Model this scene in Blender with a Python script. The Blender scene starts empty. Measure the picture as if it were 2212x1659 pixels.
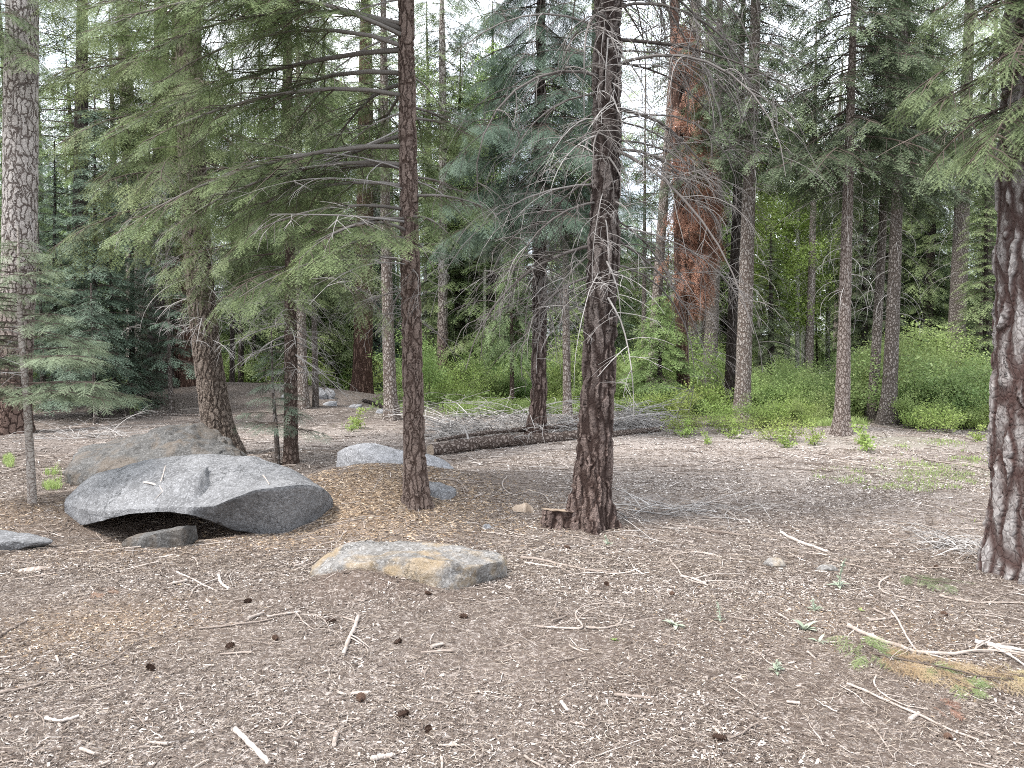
import bpy, math
import numpy as np
from math import radians, sin, cos, tan, pi, atan

rng = np.random.default_rng(11)
scene = bpy.context.scene
COL = scene.collection

# ------------------------------------------------------------------ camera geometry
F, CX, CY, HC = 1640.0, 1106.0, 829.5, 1.55
PITCH = atan((CY - 750.0) / F)
SP, CP = sin(PITCH), cos(PITCH)


def ray(x, y):
    xc, zc = (x - CX) / F, -(y - CY) / F
    return xc, CP + zc * SP, -SP + zc * CP


def at(x, y, d):
    a, b, c = ray(x, y)
    s = d / b
    return np.array([a * s, d, HC + c * s])


# ------------------------------------------------------------------ noise
def _hash(i, j, k, seed):
    with np.errstate(over='ignore'):
        h = (i.astype(np.int64) * 374761393 + j.astype(np.int64) * 668265263 + k.astype(np.int64) * 2147483647 + seed * 974634777)
        h = (h ^ (h >> 13)) * 1274126177
        h = h ^ (h >> 16)
    return (h & 0xFFFFFF).astype(np.float64) / float(0xFFFFFF)


def vnoise(p, seed=0):
    p = np.asarray(p, float)
    f = np.floor(p)
    u = p - f
    u = u * u * (3 - 2 * u)
    i, j, k = [f[..., n].astype(np.int64) for n in range(3)]
    out = 0
    for a in (0, 1):
        for b in (0, 1):
            for c in (0, 1):
                w = (u[..., 0] if a else 1 - u[..., 0]) * (u[..., 1] if b else 1 - u[..., 1]) * (u[..., 2] if c else 1 - u[..., 2])
                out = out + w * _hash(i + a, j + b, k + c, seed)
    return out * 2 - 1


def fbm(p, octv=4, seed=0, gain=0.5):
    s, a, q = 0, 1.0, np.asarray(p, float)
    for o in range(octv):
        s = s + a * vnoise(q, seed + o * 17)
        q = q * 2.03
        a *= gain
    return s


def norm(v):
    v = np.asarray(v, float)
    return v / np.maximum(np.linalg.norm(v, axis=-1, keepdims=True), 1e-9)


# ------------------------------------------------------------------ terrain
MOUNDS = [(-1.30, 7.6, .35, 1.25, .92), (-4.6, 7.0, .14, .8, .8), (-.98, 4.66, .15, .42, .17), (.70, 6.75, .10, .55, .45), (3.75, 5.45, .07, .55, .45), (6.05, 13.6, .10, .7, .6), (-2.95, 10.2, .10, .7, .6), (-1.2, 6.35, .05, .4, .3),
          (-8.85, 20.5, .50, 3.2, 2.4), (-5.3, 21.0, .32, 2.6, 2.0), (3.0, 12.0, .10, 4.0, 2.6), (3.7, 5.4, .08, .7, .6),
          (-2.95, 6.75, -.24, .85, .60)]


def hgt(x, y):
    x = np.asarray(x, float)
    y = np.asarray(y, float)
    z = 0 * x
    for (mx, my, h, rx, ry) in MOUNDS:
        z = z + h * np.exp(-((x - mx) / rx) ** 2 - ((y - my) / ry) ** 2)
    p = np.stack([x * .45, y * .45, 0 * x + 3.3], -1)
    z = z + .045 * fbm(p, 2, 5)
    p = np.stack([x * 2.6, y * 2.6, 0 * x + 1.3], -1)
    z = z + .014 * fbm(p, 3, 9)
    far = np.clip((np.hypot(x, y) - 45) / 120, 0, 1)
    return z + far * 4.0


def H(x, y):
    return float(hgt(np.array([x]), np.array([y]))[0])


def ground_px(x, y, lift=0.0):
    a, b, c = ray(x, y)
    lo, hi = 1.0, 120.0
    ds = np.concatenate([np.arange(1.5, 30, .05), np.arange(30, 120, .5)])
    s = ds / b
    z = HC + c * s - hgt(a * s, ds)
    idx = np.where(z < 0)[0]
    d = ds[idx[0]] if len(idx) else 120.0
    if len(idx) and idx[0] > 0:
        d0, d1 = ds[idx[0] - 1], d
        z0, z1 = z[idx[0] - 1], z[idx[0]]
        d = d0 + (d1 - d0) * z0 / (z0 - z1)
    p = at(x, y, d)
    p[2] = H(p[0], p[1]) + lift
    return p


# ------------------------------------------------------------------ mesh builder
class MB:
    def __init__(self):
        self.v, self.q, self.t, self.qm, self.tm, self.a, self.n = [], [], [], [], [], [], 0

    def add(self, v, quads=None, tris=None, mat=0, tint=0.5):
        v = np.asarray(v, float).reshape(-1, 3)
        if len(v) == 0:
            return
        if quads is not None and len(quads):
            q = np.asarray(quads, np.int64) + self.n
            self.q.append(q)
            self.qm.append(np.full(len(q), mat))
        if tris is not None and len(tris):
            t = np.asarray(tris, np.int64) + self.n
            self.t.append(t)
            self.tm.append(np.full(len(t), mat))
        self.a.append(np.broadcast_to(np.asarray(tint, float), (len(v),)).copy())
        self.v.append(v)
        self.n += len(v)

    def build(self, name, mats, parent=None, origin=None, smooth=True, extra=None):
        v = np.concatenate(self.v)
        if origin is not None:
            v = v - np.asarray(origin)
        q = np.concatenate(self.q) if self.q else np.zeros((0, 4), np.int64)
        t = np.concatenate(self.t) if self.t else np.zeros((0, 3), np.int64)
        mi = np.concatenate((self.qm or [np.zeros(0)]) + (self.tm or [np.zeros(0)])).astype(np.int32)
        me = bpy.data.meshes.new(name)
        me.vertices.add(len(v))
        me.vertices.foreach_set('co', v.astype(np.float32).ravel())
        loops = np.concatenate([q.ravel(), t.ravel()]).astype(np.int32)
        me.loops.add(len(loops))
        me.loops.foreach_set('vertex_index', loops)
        npoly = len(q) + len(t)
        me.polygons.add(npoly)
        ls = np.concatenate([np.arange(len(q)) * 4, len(q) * 4 + np.arange(len(t)) * 3]).astype(np.int32)
        me.polygons.foreach_set('loop_start', ls)
        me.polygons.foreach_set('material_index', mi)
        me.polygons.foreach_set('use_smooth', np.full(npoly, smooth))
        at_ = me.attributes.new('tint', 'FLOAT', 'POINT')
        at_.data.foreach_set('value', np.concatenate(self.a).astype(np.float32))
        for k, arr in (extra or {}).items():
            e = me.attributes.new(k, 'FLOAT', 'POINT')
            e.data.foreach_set('value', arr.astype(np.float32))
        me.update(calc_edges=True)
        for m in (mats if isinstance(mats, (list, tuple)) else [mats]):
            me.materials.append(m)
        o = bpy.data.objects.new(name, me)
        COL.objects.link(o)
        if parent is not None:
            o.parent = parent
        elif origin is not None:
            o.location = origin
        return o


def tag(o, label=None, cat=None, group=None, kind=None):
    for k, v in (('label', label), ('category', cat), ('group', group), ('kind', kind)):
        if v:
            o[k] = v
    return o


def empty(name, loc, label, cat, group=None):
    o = bpy.data.objects.new(name, None)
    COL.objects.link(o)
    o.location = loc
    o.empty_display_size = .2
    return tag(o, label, cat, group)


def copy_tree(root, loc, rotz, scale, label=None, group=None):
    r = root.copy()
    COL.objects.link(r)
    r.location = loc
    r.rotation_euler = (0, 0, rotz)
    r.scale = scale if hasattr(scale, '__len__') else (scale,) * 3
    if label:
        r['label'] = label
    if group:
        r['group'] = group
    for ch in list(root.children):
        c = ch.copy()
        COL.objects.link(c)
        c.parent = r
    return r


def tubes(P, R, S=4):
    """N polylines of K points (N,K,3), radii (N,K) -> verts, quads"""
    P = np.asarray(P, float)
    R = np.asarray(R, float)
    N, K, _ = P.shape
    T = np.empty_like(P)
    T[:, 1:-1] = P[:, 2:] - P[:, :-2]
    T[:, 0] = P[:, 1] - P[:, 0]
    T[:, -1] = P[:, -1] - P[:, -2]
    T = norm(T)
    m = norm(P[:, -1] - P[:, 0])
    ref = np.where(np.abs(m[:, 2:3]) > .8, np.array([[1., .13, 0]]), np.array([[.05, .08, 1.]]))
    U = norm(np.cross(np.broadcast_to(ref[:, None], P.shape), T))
    W = np.cross(T, U)
    a = np.arange(S) * 2 * pi / S
    V = P[:, :, None] + R[:, :, None, None] * (np.cos(a)[None, None, :, None] * U[:, :, None] + np.sin(a)[None, None, :, None] * W[:, :, None])
    base = (np.arange(N) * K * S)[:, None, None] + (np.arange(K - 1) * S)[None, :, None]
    j = np.arange(S)[None, None]
    j2 = (j + 1) % S
    Q = np.stack([base + j, base + j2, base + S + j2, base + S + j], -1).reshape(-1, 4)
    return V.reshape(-1, 3), Q


# ------------------------------------------------------------------ materials
def new_mat(name):
    m = bpy.data.materials.new(name)
    m.use_nodes = True
    nt = m.node_tree
    for n in list(nt.nodes):
        nt.nodes.remove(n)
    return m, nt, nt.nodes.new('ShaderNodeOutputMaterial')


def N(nt, kind, **kw):
    n = nt.nodes.new(kind)
    for k, v in kw.items():
        if k.startswith('i_'):
            key = k[2:]
            n.inputs[int(key) if key.isdigit() else key.replace('_', ' ')].default_value = v
        else:
            setattr(n, k, v)
    return n


def L(nt, a, b):
    nt.links.new(a, b)


def ramp(nt, fac, stops, interp='LINEAR'):
    r = nt.nodes.new('ShaderNodeValToRGB')
    r.color_ramp.interpolation = interp
    el = r.color_ramp.elements
    while len(el) < len(stops):
        el.new(0.5)
    for e, (p, c) in zip(el, stops):
        e.position = p
        e.color = (*c, 1) if len(c) == 3 else c
    L(nt, fac, r.inputs[0])
    return r.outputs[0]


def mixc(nt, fac, a, b, mode='MIX'):
    m = nt.nodes.new('ShaderNodeMix')
    m.data_type = 'RGBA'
    m.blend_type = mode
    for sock, val in ((m.inputs[0], fac), (m.inputs[6], a), (m.inputs[7], b)):
        if hasattr(val, 'is_output') or hasattr(val, 'links'):
            L(nt, val, sock)
        elif isinstance(val, (int, float)):
            sock.default_value = val
        else:
            sock.default_value = (*val, 1)
    return m.outputs[2]


def math_(nt, op, a, b=None):
    m = nt.nodes.new('ShaderNodeMath')
    m.operation = op
    for i, val in enumerate((a, b)):
        if val is None:
            continue
        if hasattr(val, 'links'):
            L(nt, val, m.inputs[i])
        else:
            m.inputs[i].default_value = val
    return m.outputs[0]


def noise_n(nt, vec, scale, detail=4, rough=.6, dist=0.0):
    n = N(nt, 'ShaderNodeTexNoise')
    n.inputs['Scale'].default_value = scale
    n.inputs['Detail'].default_value = detail
    n.inputs['Roughness'].default_value = rough
    n.inputs['Distortion'].default_value = dist
    L(nt, vec, n.inputs['Vector'])
    return n


def obj_vec(nt, scale=(1, 1, 1)):
    tc = N(nt, 'ShaderNodeTexCoord')
    oi = N(nt, 'ShaderNodeObjectInfo')
    off = N(nt, 'ShaderNodeVectorMath', operation='ADD')
    k = math_(nt, 'MULTIPLY', oi.outputs['Random'], 37.0)
    cx = N(nt, 'ShaderNodeCombineXYZ')
    L(nt, k, cx.inputs[0])
    L(nt, k, cx.inputs[2])
    L(nt, tc.outputs['Object'], off.inputs[0])
    L(nt, cx.outputs[0], off.inputs[1])
    mp = N(nt, 'ShaderNodeMapping')
    mp.inputs['Scale'].default_value = scale
    L(nt, off.outputs[0], mp.inputs['Vector'])
    return mp.outputs[0], oi


def bark(name, plate_a, plate_b, crack, cell=14.0, zs=.28, crackw=.12, disp=0.0, bump=.02, base_tint=None, base_h=1.0, distort=.25):
    m, nt, out = new_mat(name)
    vec, oi = obj_vec(nt)
    nz = noise_n(nt, vec, cell * .45, 3, .6)
    sub = N(nt, 'ShaderNodeVectorMath', operation='SUBTRACT')
    L(nt, nz.outputs['Color'], sub.inputs[0])
    sub.inputs[1].default_value = (.5, .5, .5)
    sc = N(nt, 'ShaderNodeVectorMath', operation='SCALE')
    L(nt, sub.outputs[0], sc.inputs[0])
    sc.inputs['Scale'].default_value = distort * 9.0 / cell
    add = N(nt, 'ShaderNodeVectorMath', operation='ADD')
    L(nt, vec, add.inputs[0])
    L(nt, sc.outputs[0], add.inputs[1])
    mp = N(nt, 'ShaderNodeMapping')
    mp.inputs['Scale'].default_value = (1, 1, zs)
    L(nt, add.outputs[0], mp.inputs['Vector'])
    vo = N(nt, 'ShaderNodeTexVoronoi', feature='DISTANCE_TO_EDGE')
    vo.inputs['Scale'].default_value = cell
    L(nt, mp.outputs[0], vo.inputs['Vector'])
    vc = N(nt, 'ShaderNodeTexVoronoi', feature='F1')
    vc.inputs['Scale'].default_value = cell
    L(nt, mp.outputs[0], vc.inputs['Vector'])
    mp2 = N(nt, 'ShaderNodeMapping')
    mp2.inputs['Scale'].default_value = (1, 1, .55)
    L(nt, add.outputs[0], mp2.inputs['Vector'])
    v2 = N(nt, 'ShaderNodeTexVoronoi', feature='DISTANCE_TO_EDGE')
    v2.inputs['Scale'].default_value = cell * 2.7
    L(nt, mp2.outputs[0], v2.inputs['Vector'])
    fine = noise_n(nt, mp.outputs[0], cell * 5, 5, .7)
    plate = ramp(nt, vo.outputs['Distance'], [(0, (0, 0, 0)), (crackw * .75, (.16,) * 3), (min(.95, crackw * 1.7), (1, 1, 1))])
    flake = ramp(nt, v2.outputs['Distance'], [(0, (0, 0, 0)), (.16, (1, 1, 1))])
    pc = mixc(nt, fine.outputs['Fac'], plate_a, plate_b)
    sepc = N(nt, 'ShaderNodeSeparateColor')
    L(nt, vc.outputs['Color'], sepc.inputs[0])
    pc = mixc(nt, math_(nt, 'MULTIPLY', sepc.outputs[0], .55), pc, plate_b)
    pc = mixc(nt, math_(nt, 'MULTIPLY', math_(nt, 'SUBTRACT', 1.0, flake), .5), pc, crack)
    col = mixc(nt, plate, crack, pc)
    big = noise_n(nt, vec, 1.7, 3, .6)
    col = mixc(nt, math_(nt, 'MULTIPLY', big.outputs['Fac'], .35), col, [c * .6 for c in plate_a])
    if base_tint is not None:
        tc = N(nt, 'ShaderNodeTexCoord')
        sx = N(nt, 'ShaderNodeSeparateXYZ')
        L(nt, tc.outputs['Object'], sx.inputs[0])
        zz = math_(nt, 'ADD', sx.outputs[2], math_(nt, 'MULTIPLY', big.outputs['Fac'], .8 * base_h))
        f = ramp(nt, math_(nt, 'DIVIDE', zz, base_h * 2.2), [(.35, (1, 1, 1)), (.9, (0, 0, 0))])
        tinted = mixc(nt, 1.0, col, base_tint, 'MULTIPLY')
        col = mixc(nt, f, col, tinted)
    hsum = math_(nt, 'ADD', math_(nt, 'MULTIPLY', plate, .75), math_(nt, 'ADD', math_(nt, 'MULTIPLY', flake, .12), math_(nt, 'MULTIPLY', fine.outputs['Fac'], .3)))
    bs = N(nt, 'ShaderNodeBsdfPrincipled')
    bs.inputs['Roughness'].default_value = .9
    bs.inputs['Specular IOR Level'].default_value = .15
    L(nt, col, bs.inputs['Base Color'])
    L(nt, bs.outputs[0], out.inputs[0])
    if disp > 0:
        dn = N(nt, 'ShaderNodeDisplacement')
        dn.inputs['Scale'].default_value = disp
        dn.inputs['Midlevel'].default_value = .75
        L(nt, hsum, dn.inputs['Height'])
        L(nt, dn.outputs[0], out.inputs['Displacement'])
        m.displacement_method = 'BOTH'
    else:
        b = N(nt, 'ShaderNodeBump')
        b.inputs['Distance'].default_value = bump
        b.inputs['Strength'].default_value = .9
        L(nt, hsum, b.inputs['Height'])
        L(nt, b.outputs[0], bs.inputs['Normal'])
    return m


def foliage(name, dark, mid, light, trans=.3, rough=.6, hue=.12):
    m, nt, out = new_mat(name)
    a = N(nt, 'ShaderNodeAttribute', attribute_name='tint')
    oi = N(nt, 'ShaderNodeObjectInfo')
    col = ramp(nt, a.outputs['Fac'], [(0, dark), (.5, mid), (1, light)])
    hs = N(nt, 'ShaderNodeHueSaturation')
    v = math_(nt, 'ADD', 1 - hue, math_(nt, 'MULTIPLY', oi.outputs['Random'], 2 * hue))
    L(nt, v, hs.inputs['Value'])
    L(nt, math_(nt, 'ADD', .5 - hue * .12, math_(nt, 'MULTIPLY', oi.outputs['Random'], hue * .24)), hs.inputs['Hue'])
    L(nt, col, hs.inputs['Color'])
    d = N(nt, 'ShaderNodeBsdfPrincipled')
    d.inputs['Roughness'].default_value = rough
    d.inputs['Specular IOR Level'].default_value = .25
    L(nt, hs.outputs[0], d.inputs['Base Color'])
    t = N(nt, 'ShaderNodeBsdfTranslucent')
    L(nt, hs.outputs[0], t.inputs['Color'])
    mx = N(nt, 'ShaderNodeMixShader')
    mx.inputs[0].default_value = trans
    L(nt, d.outputs[0], mx.inputs[1])
    L(nt, t.outputs[0], mx.inputs[2])
    L(nt, mx.outputs[0], out.inputs[0])
    return m


def tinted(name, stops, rough=.85, spec=.2, bump_scale=0):
    m, nt, out = new_mat(name)
    a = N(nt, 'ShaderNodeAttribute', attribute_name='tint')
    vec, oi = obj_vec(nt)
    nz = noise_n(nt, vec, 60, 4, .7)
    f = math_(nt, 'ADD', a.outputs['Fac'], math_(nt, 'MULTIPLY', math_(nt, 'SUBTRACT', nz.outputs['Fac'], .5), .35))
    col = ramp(nt, f, stops)
    bs = N(nt, 'ShaderNodeBsdfPrincipled')
    bs.inputs['Roughness'].default_value = rough
    bs.inputs['Specular IOR Level'].default_value = spec
    L(nt, col, bs.inputs['Base Color'])
    if bump_scale:
        b = N(nt, 'ShaderNodeBump')
        b.inputs['Distance'].default_value = bump_scale
        L(nt, nz.outputs['Fac'], b.inputs['Height'])
        L(nt, b.outputs[0], bs.inputs['Normal'])
    L(nt, bs.outputs[0], out.inputs[0])
    return m


def granite(name, base, dark, light, stain=None, streak=0.0, stain_amt=.5):
    m, nt, out = new_mat(name)
    vec, oi = obj_vec(nt)
    big = noise_n(nt, vec, 2.2, 5, .65, .6)
    mid = noise_n(nt, vec, 13, 8, .78)
    fine = noise_n(nt, vec, 75, 4, .8)
    spk = N(nt, 'ShaderNodeTexVoronoi', feature='F1')
    spk.inputs['Scale'].default_value = 75
    L(nt, vec, spk.inputs['Vector'])
    c = mixc(nt, ramp(nt, big.outputs['Fac'], [(.36, (0, 0, 0)), (.66, (1, 1, 1))]), dark, base)
    c = mixc(nt, ramp(nt, mid.outputs['Fac'], [(.46, (0, 0, 0)), (.66, (.55,) * 3)]), c, light)
    sp = N(nt, 'ShaderNodeSeparateColor')
    L(nt, spk.outputs['Color'], sp.inputs[0])
    c = mixc(nt, ramp(nt, sp.outputs[0], [(.0, (.0,) * 3), (.70, (0, 0, 0)), (.76, (.32,) * 3)], 'LINEAR'), c, [x * .4 for x in dark])
    c = mixc(nt, ramp(nt, sp.outputs[1], [(.78, (0, 0, 0)), (.84, (.32,) * 3)]), c, [min(.75, x * 1.3) for x in light])
    c = mixc(nt, ramp(nt, fine.outputs['Fac'], [(.55, (0, 0, 0)), (.75, (.5,) * 3)]), c, [x * .5 for x in base])
    if stain is not None:
        sn = noise_n(nt, vec, 3.1, 4, .6, .8)
        c = mixc(nt, ramp(nt, sn.outputs['Fac'], [(.47, (0, 0, 0)), (.62, (stain_amt,) * 3)]), c, stain)
    geo = N(nt, 'ShaderNodeNewGeometry')
    # cracks
    vo = N(nt, 'ShaderNodeTexVoronoi', feature='DISTANCE_TO_EDGE')
    vo.inputs['Scale'].default_value = 2.3
    dv = N(nt, 'ShaderNodeVectorMath', operation='ADD')
    sc = N(nt, 'ShaderNodeVectorMath', operation='SCALE')
    sc.inputs['Scale'].default_value = .5
    L(nt, mid.outputs['Color'], sc.inputs[0])
    L(nt, vec, dv.inputs[0])
    L(nt, sc.outputs[0], dv.inputs[1])
    L(nt, dv.outputs[0], vo.inputs['Vector'])
    crk = ramp(nt, vo.outputs['Distance'], [(0, (0, 0, 0)), (.012, (1, 1, 1))])
    crk = math_(nt, 'MAXIMUM', crk, ramp(nt, big.outputs['Fac'], [(.5, (1, 1, 1)), (.56, (0, 0, 0))]))
    c = mixc(nt, math_(nt, 'SUBTRACT', 1.0, crk), c, [x * .35 for x in dark])
    bs = N(nt, 'ShaderNodeBsdfPrincipled')
    bs.inputs['Roughness'].default_value = .82
    bs.inputs['Specular IOR Level'].default_value = .25
    L(nt, c, bs.inputs['Base Color'])
    h = math_(nt, 'ADD', math_(nt, 'MULTIPLY', mid.outputs['Fac'], 1.0), math_(nt, 'MULTIPLY', fine.outputs['Fac'], .35))
    h = math_(nt, 'ADD', h, math_(nt, 'MULTIPLY', crk, .25))
    b = N(nt, 'ShaderNodeBump')
    b.inputs['Distance'].default_value = .035
    b.inputs['Strength'].default_value = .9
    L(nt, h, b.inputs['Height'])
    L(nt, b.outputs[0], bs.inputs['Normal'])
    L(nt, bs.outputs[0], out.inputs[0])
    return m


M = {}
M['bark_flaky'] = bark('bark_flaky', (.115, .080, .066), (.235, .185, .160), (.046, .030, .024), 21, .24, .10, disp=.020)
M['bark_furrow'] = bark('bark_furrow', (.088, .071, .064), (.215, .185, .172), (.020, .012, .010), 15, .15, .15, disp=.036, base_tint=(1.10, .97, .92), base_h=1.3, distort=.20)
M['bark_plate'] = bark('bark_plate', (.185, .165, .157), (.380, .360, .350), (.034, .013, .010), 10, .20, .16, disp=.042, distort=.13)
M['bark_rough'] = bark('bark_rough', (.125, .095, .078), (.270, .225, .190), (.042, .030, .023), 20, .26, .11, disp=.022)
M['bark_pale'] = bark('bark_pale', (.27, .24, .22), (.54, .50, .47), (.050, .034, .028), 12, .33, .085, disp=.018, base_tint=(.33, .25, .22), base_h=2.4)
M['bark_grey'] = bark('bark_grey', (.165, .142, .128), (.370, .335, .312), (.055, .042, .034), 26, .45, .13, bump=.025)
M['bark_light'] = bark('bark_light', (.26, .225, .200), (.46, .42, .39), (.085, .060, .048), 22, .42, .12, bump=.025)
M['bark_brown'] = bark('bark_brown', (.120, .085, .070), (.230, .180, .155), (.040, .026, .020), 24, .4, .13, bump=.03)
M['bark_warm'] = bark('bark_warm', (.185, .150, .135), (.350, .310, .285), (.060, .042, .034), 26, .42, .12, disp=.012)
M['bark_red'] = bark('bark_red', (.135, .075, .055), (.27, .18, .145), (.035, .018, .013), 14, .16, .16, bump=.04)
M['bark_dark'] = bark('bark_dark', (.060, .048, .042), (.125, .105, .095), (.020, .014, .012), 20, .32, .14, bump=.03)
M['bark_sapling'] = bark('bark_sapling', (.25, .225, .20), (.36, .33, .30), (.13, .10, .085), 16, 1.6, .06, bump=.004)
M['bark_aspen'] = bark('bark_aspen', (.50, .50, .42), (.66, .66, .58), (.14, .12, .10), 7, 2.2, .05, bump=.004)
M['bark_log'] = bark('bark_log', (.180, .140, .120), (.340, .290, .260), (.045, .030, .024), 17, 1.0, .13, bump=.03)
M['twig_grey'] = tinted('twig_grey', [(0, (.055, .045, .040)), (.5, (.195, .180, .170)), (1, (.52, .495, .475))])
M['twig_brown'] = tinted('twig_brown', [(0, (.03, .022, .018)), (.5, (.085, .066, .055)), (1, (.20, .165, .145))])
M['limb_grey'] = tinted('limb_grey', [(0, (.055, .048, .043)), (.5, (.135, .122, .110)), (1, (.27, .25, .235))], bump_scale=.006)
M['fir'] = foliage('fir', (.022, .034, .015), (.085, .118, .054), (.25, .31, .15), trans=.28)
M['fir_warm'] = foliage('fir_warm', (.022, .031, .013), (.082, .110, .045), (.25, .305, .14), trans=.28)
M['fir_pale'] = foliage('fir_pale', (.055, .080, .048), (.145, .195, .118), (.30, .37, .24), trans=.30)
M['spruce_blue'] = foliage('spruce_blue', (.022, .036, .025), (.070, .106, .072), (.185, .245, .180), trans=.26)
M['fir_dark'] = foliage('fir_dark', (.020, .028, .016), (.060, .082, .044), (.155, .195, .110), trans=.28)
M['fir_far_haze'] = foliage('fir_far_haze', (.038, .054, .024), (.125, .168, .074), (.28, .34, .16), trans=.34)  # lighter copy of fir for distant trees, haze put into the colour
M['fir_bright'] = foliage('fir_bright', (.055, .080, .028), (.160, .220, .080), (.33, .42, .17), trans=.40)
M['rust'] = foliage('rust', (.050, .025, .018), (.190, .090, .056), (.38, .205, .135))
M['straw'] = foliage('straw', (.14, .10, .05), (.34, .25, .14), (.48, .40, .24))
M['leaf'] = foliage('leaf', (.12, .165, .048), (.285, .375, .135), (.48, .57, .26), trans=.48)
M['leaf_pale'] = foliage('leaf_pale', (.16, .21, .055), (.33, .43, .13), (.52, .61, .25), trans=.50)
M['leaf_deep'] = foliage('leaf_deep', (.085, .130, .045), (.215, .300, .115), (.39, .48, .22), trans=.48)
M['grass'] = foliage('grass', (.14, .18, .06), (.28, .36, .12), (.46, .53, .24), trans=.45)
M['sage'] = foliage('sage', (.16, .19, .13), (.30, .345, .26), (.46, .50, .41), trans=.25, hue=.05)
M['chips'] = tinted('chips', [(0, (.040, .029, .024)), (.3, (.125, .098, .082)), (.55, (.28, .240, .212)), (.8, (.46, .415, .38)), (1, (.64, .60, .56))])
M['chips_tan'] = tinted('chips_tan', [(0, (.070, .045, .028)), (.4, (.21, .145, .092)), (.75, (.40, .31, .22)), (1, (.60, .51, .41))])
M['needle_litter'] = tinted('needle_litter', [(0, (.045, .032, .026)), (.5, (.16, .125, .10)), (1, (.44, .38, .32))])
M['stick'] = tinted('stick', [(0, (.075, .055, .045)), (.5, (.26, .215, .185)), (1, (.50, .455, .42))], bump_scale=.004)
M['cone'] = tinted('cone', [(0, (.025, .015, .012)), (.5, (.075, .045, .032)), (1, (.16, .10, .07))])
M['cutwood'] = tinted('cutwood', [(0, (.12, .085, .06)), (.5, (.32, .25, .19)), (1, (.52, .44, .36))], bump_scale=.006)
M['granite'] = granite('granite', (.215, .215, .22), (.125, .124, .127), (.36, .36, .37))
M['granite_dark'] = granite('granite_dark', (.130, .125, .118), (.055, .052, .049), (.22, .215, .21), stain=(.16, .12, .085), stain_amt=.45)
M['granite_ochre'] = granite('granite_ochre', (.26, .245, .23), (.13, .12, .11), (.42, .41, .40), stain=(.36, .26, .145), stain_amt=.6)
M['granite_pale'] = granite('granite_pale', (.32, .32, .335), (.16, .16, .165), (.47, .47, .485))


def ground_mat():
    m, nt, out = new_mat('forest_floor')
    tc = N(nt, 'ShaderNodeTexCoord')
    vec = tc.outputs['Object']
    A = {}
    for k in ('tan', 'soil_shade', 'pale', 'green'):
        A[k] = N(nt, 'ShaderNodeAttribute', attribute_name=k).outputs['Fac']
    n1 = noise_n(nt, vec, .9, 5, .65, .4)
    n2 = noise_n(nt, vec, 7, 6, .7)
    n3 = noise_n(nt, vec, 55, 4, .75)
    chips = N(nt, 'ShaderNodeTexVoronoi', feature='F1')
    chips.inputs['Scale'].default_value = 75
    chips.inputs['Randomness'].default_value = 1
    nzv = noise_n(nt, vec, 18, 3, .6)
    sc = N(nt, 'ShaderNodeVectorMath', operation='SCALE')
    sc.inputs['Scale'].default_value = .12
    L(nt, nzv.outputs['Color'], sc.inputs[0])
    ad = N(nt, 'ShaderNodeVectorMath', operation='ADD')
    L(nt, vec, ad.inputs[0])
    L(nt, sc.outputs[0], ad.inputs[1])
    L(nt, ad.outputs[0], chips.inputs['Vector'])
    sep = N(nt, 'ShaderNodeSeparateColor')
    L(nt, chips.outputs['Color'], sep.inputs[0])
    c = mixc(nt, n2.outputs['Fac'], (.048, .038, .032), (.185, .150, .128))
    c = mixc(nt, ramp(nt, n1.outputs['Fac'], [(.4, (0, 0, 0)), (.62, (.35,) * 3)]), c, (.215, .178, .155))
    f = ramp(nt, math_(nt, 'ADD', sep.outputs[0], math_(nt, 'MULTIPLY', A['pale'], .35)), [(.60, (0, 0, 0)), (.95, (.85,) * 3)])
    c = mixc(nt, f, c, (.45, .40, .365))
    c = mixc(nt, ramp(nt, sep.outputs[1], [(.7, (0, 0, 0)), (.9, (.7,) * 3)]), c, (.055, .038, .031))
    tanc = mixc(nt, n3.outputs['Fac'], (.12, .080, .054), (.34, .25, .175))
    c = mixc(nt, math_(nt, 'MULTIPLY', A['tan'], .75), c, tanc)
    soil_shade = mixc(nt, n2.outputs['Fac'], (.060, .040, .030), (.150, .105, .080))
    c = mixc(nt, math_(nt, 'MULTIPLY', A['soil_shade'], .8), c, soil_shade)
    palec = mixc(nt, n3.outputs['Fac'], (.22, .18, .155), (.56, .50, .465))
    c = mixc(nt, math_(nt, 'MULTIPLY', A['pale'], .55), c, palec)
    gr = mixc(nt, n3.outputs['Fac'], (.045, .065, .020), (.13, .17, .055))
    c = mixc(nt, math_(nt, 'MULTIPLY', A['green'], .8), c, gr)
    bs = N(nt, 'ShaderNodeBsdfPrincipled')
    bs.inputs['Roughness'].default_value = .95
    bs.inputs['Specular IOR Level'].default_value = .1
    L(nt, c, bs.inputs['Base Color'])
    h = math_(nt, 'ADD', math_(nt, 'MULTIPLY', n2.outputs['Fac'], 1.0), math_(nt, 'ADD', math_(nt, 'MULTIPLY', n3.outputs['Fac'], .5), math_(nt, 'MULTIPLY', sep.outputs[2], .35)))
    b = N(nt, 'ShaderNodeBump')
    b.inputs['Distance'].default_value = .03
    L(nt, h, b.inputs['Height'])
    L(nt, b.outputs[0], bs.inputs['Normal'])
    L(nt, bs.outputs[0], out.inputs[0])
    return m


M['ground'] = ground_mat()


# ------------------------------------------------------------------ ground sheet
def gauss(x, y, cx, cy, rx, ry):
    return np.exp(-((x - cx) / rx) ** 2 - ((y - cy) / ry) ** 2)


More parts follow.
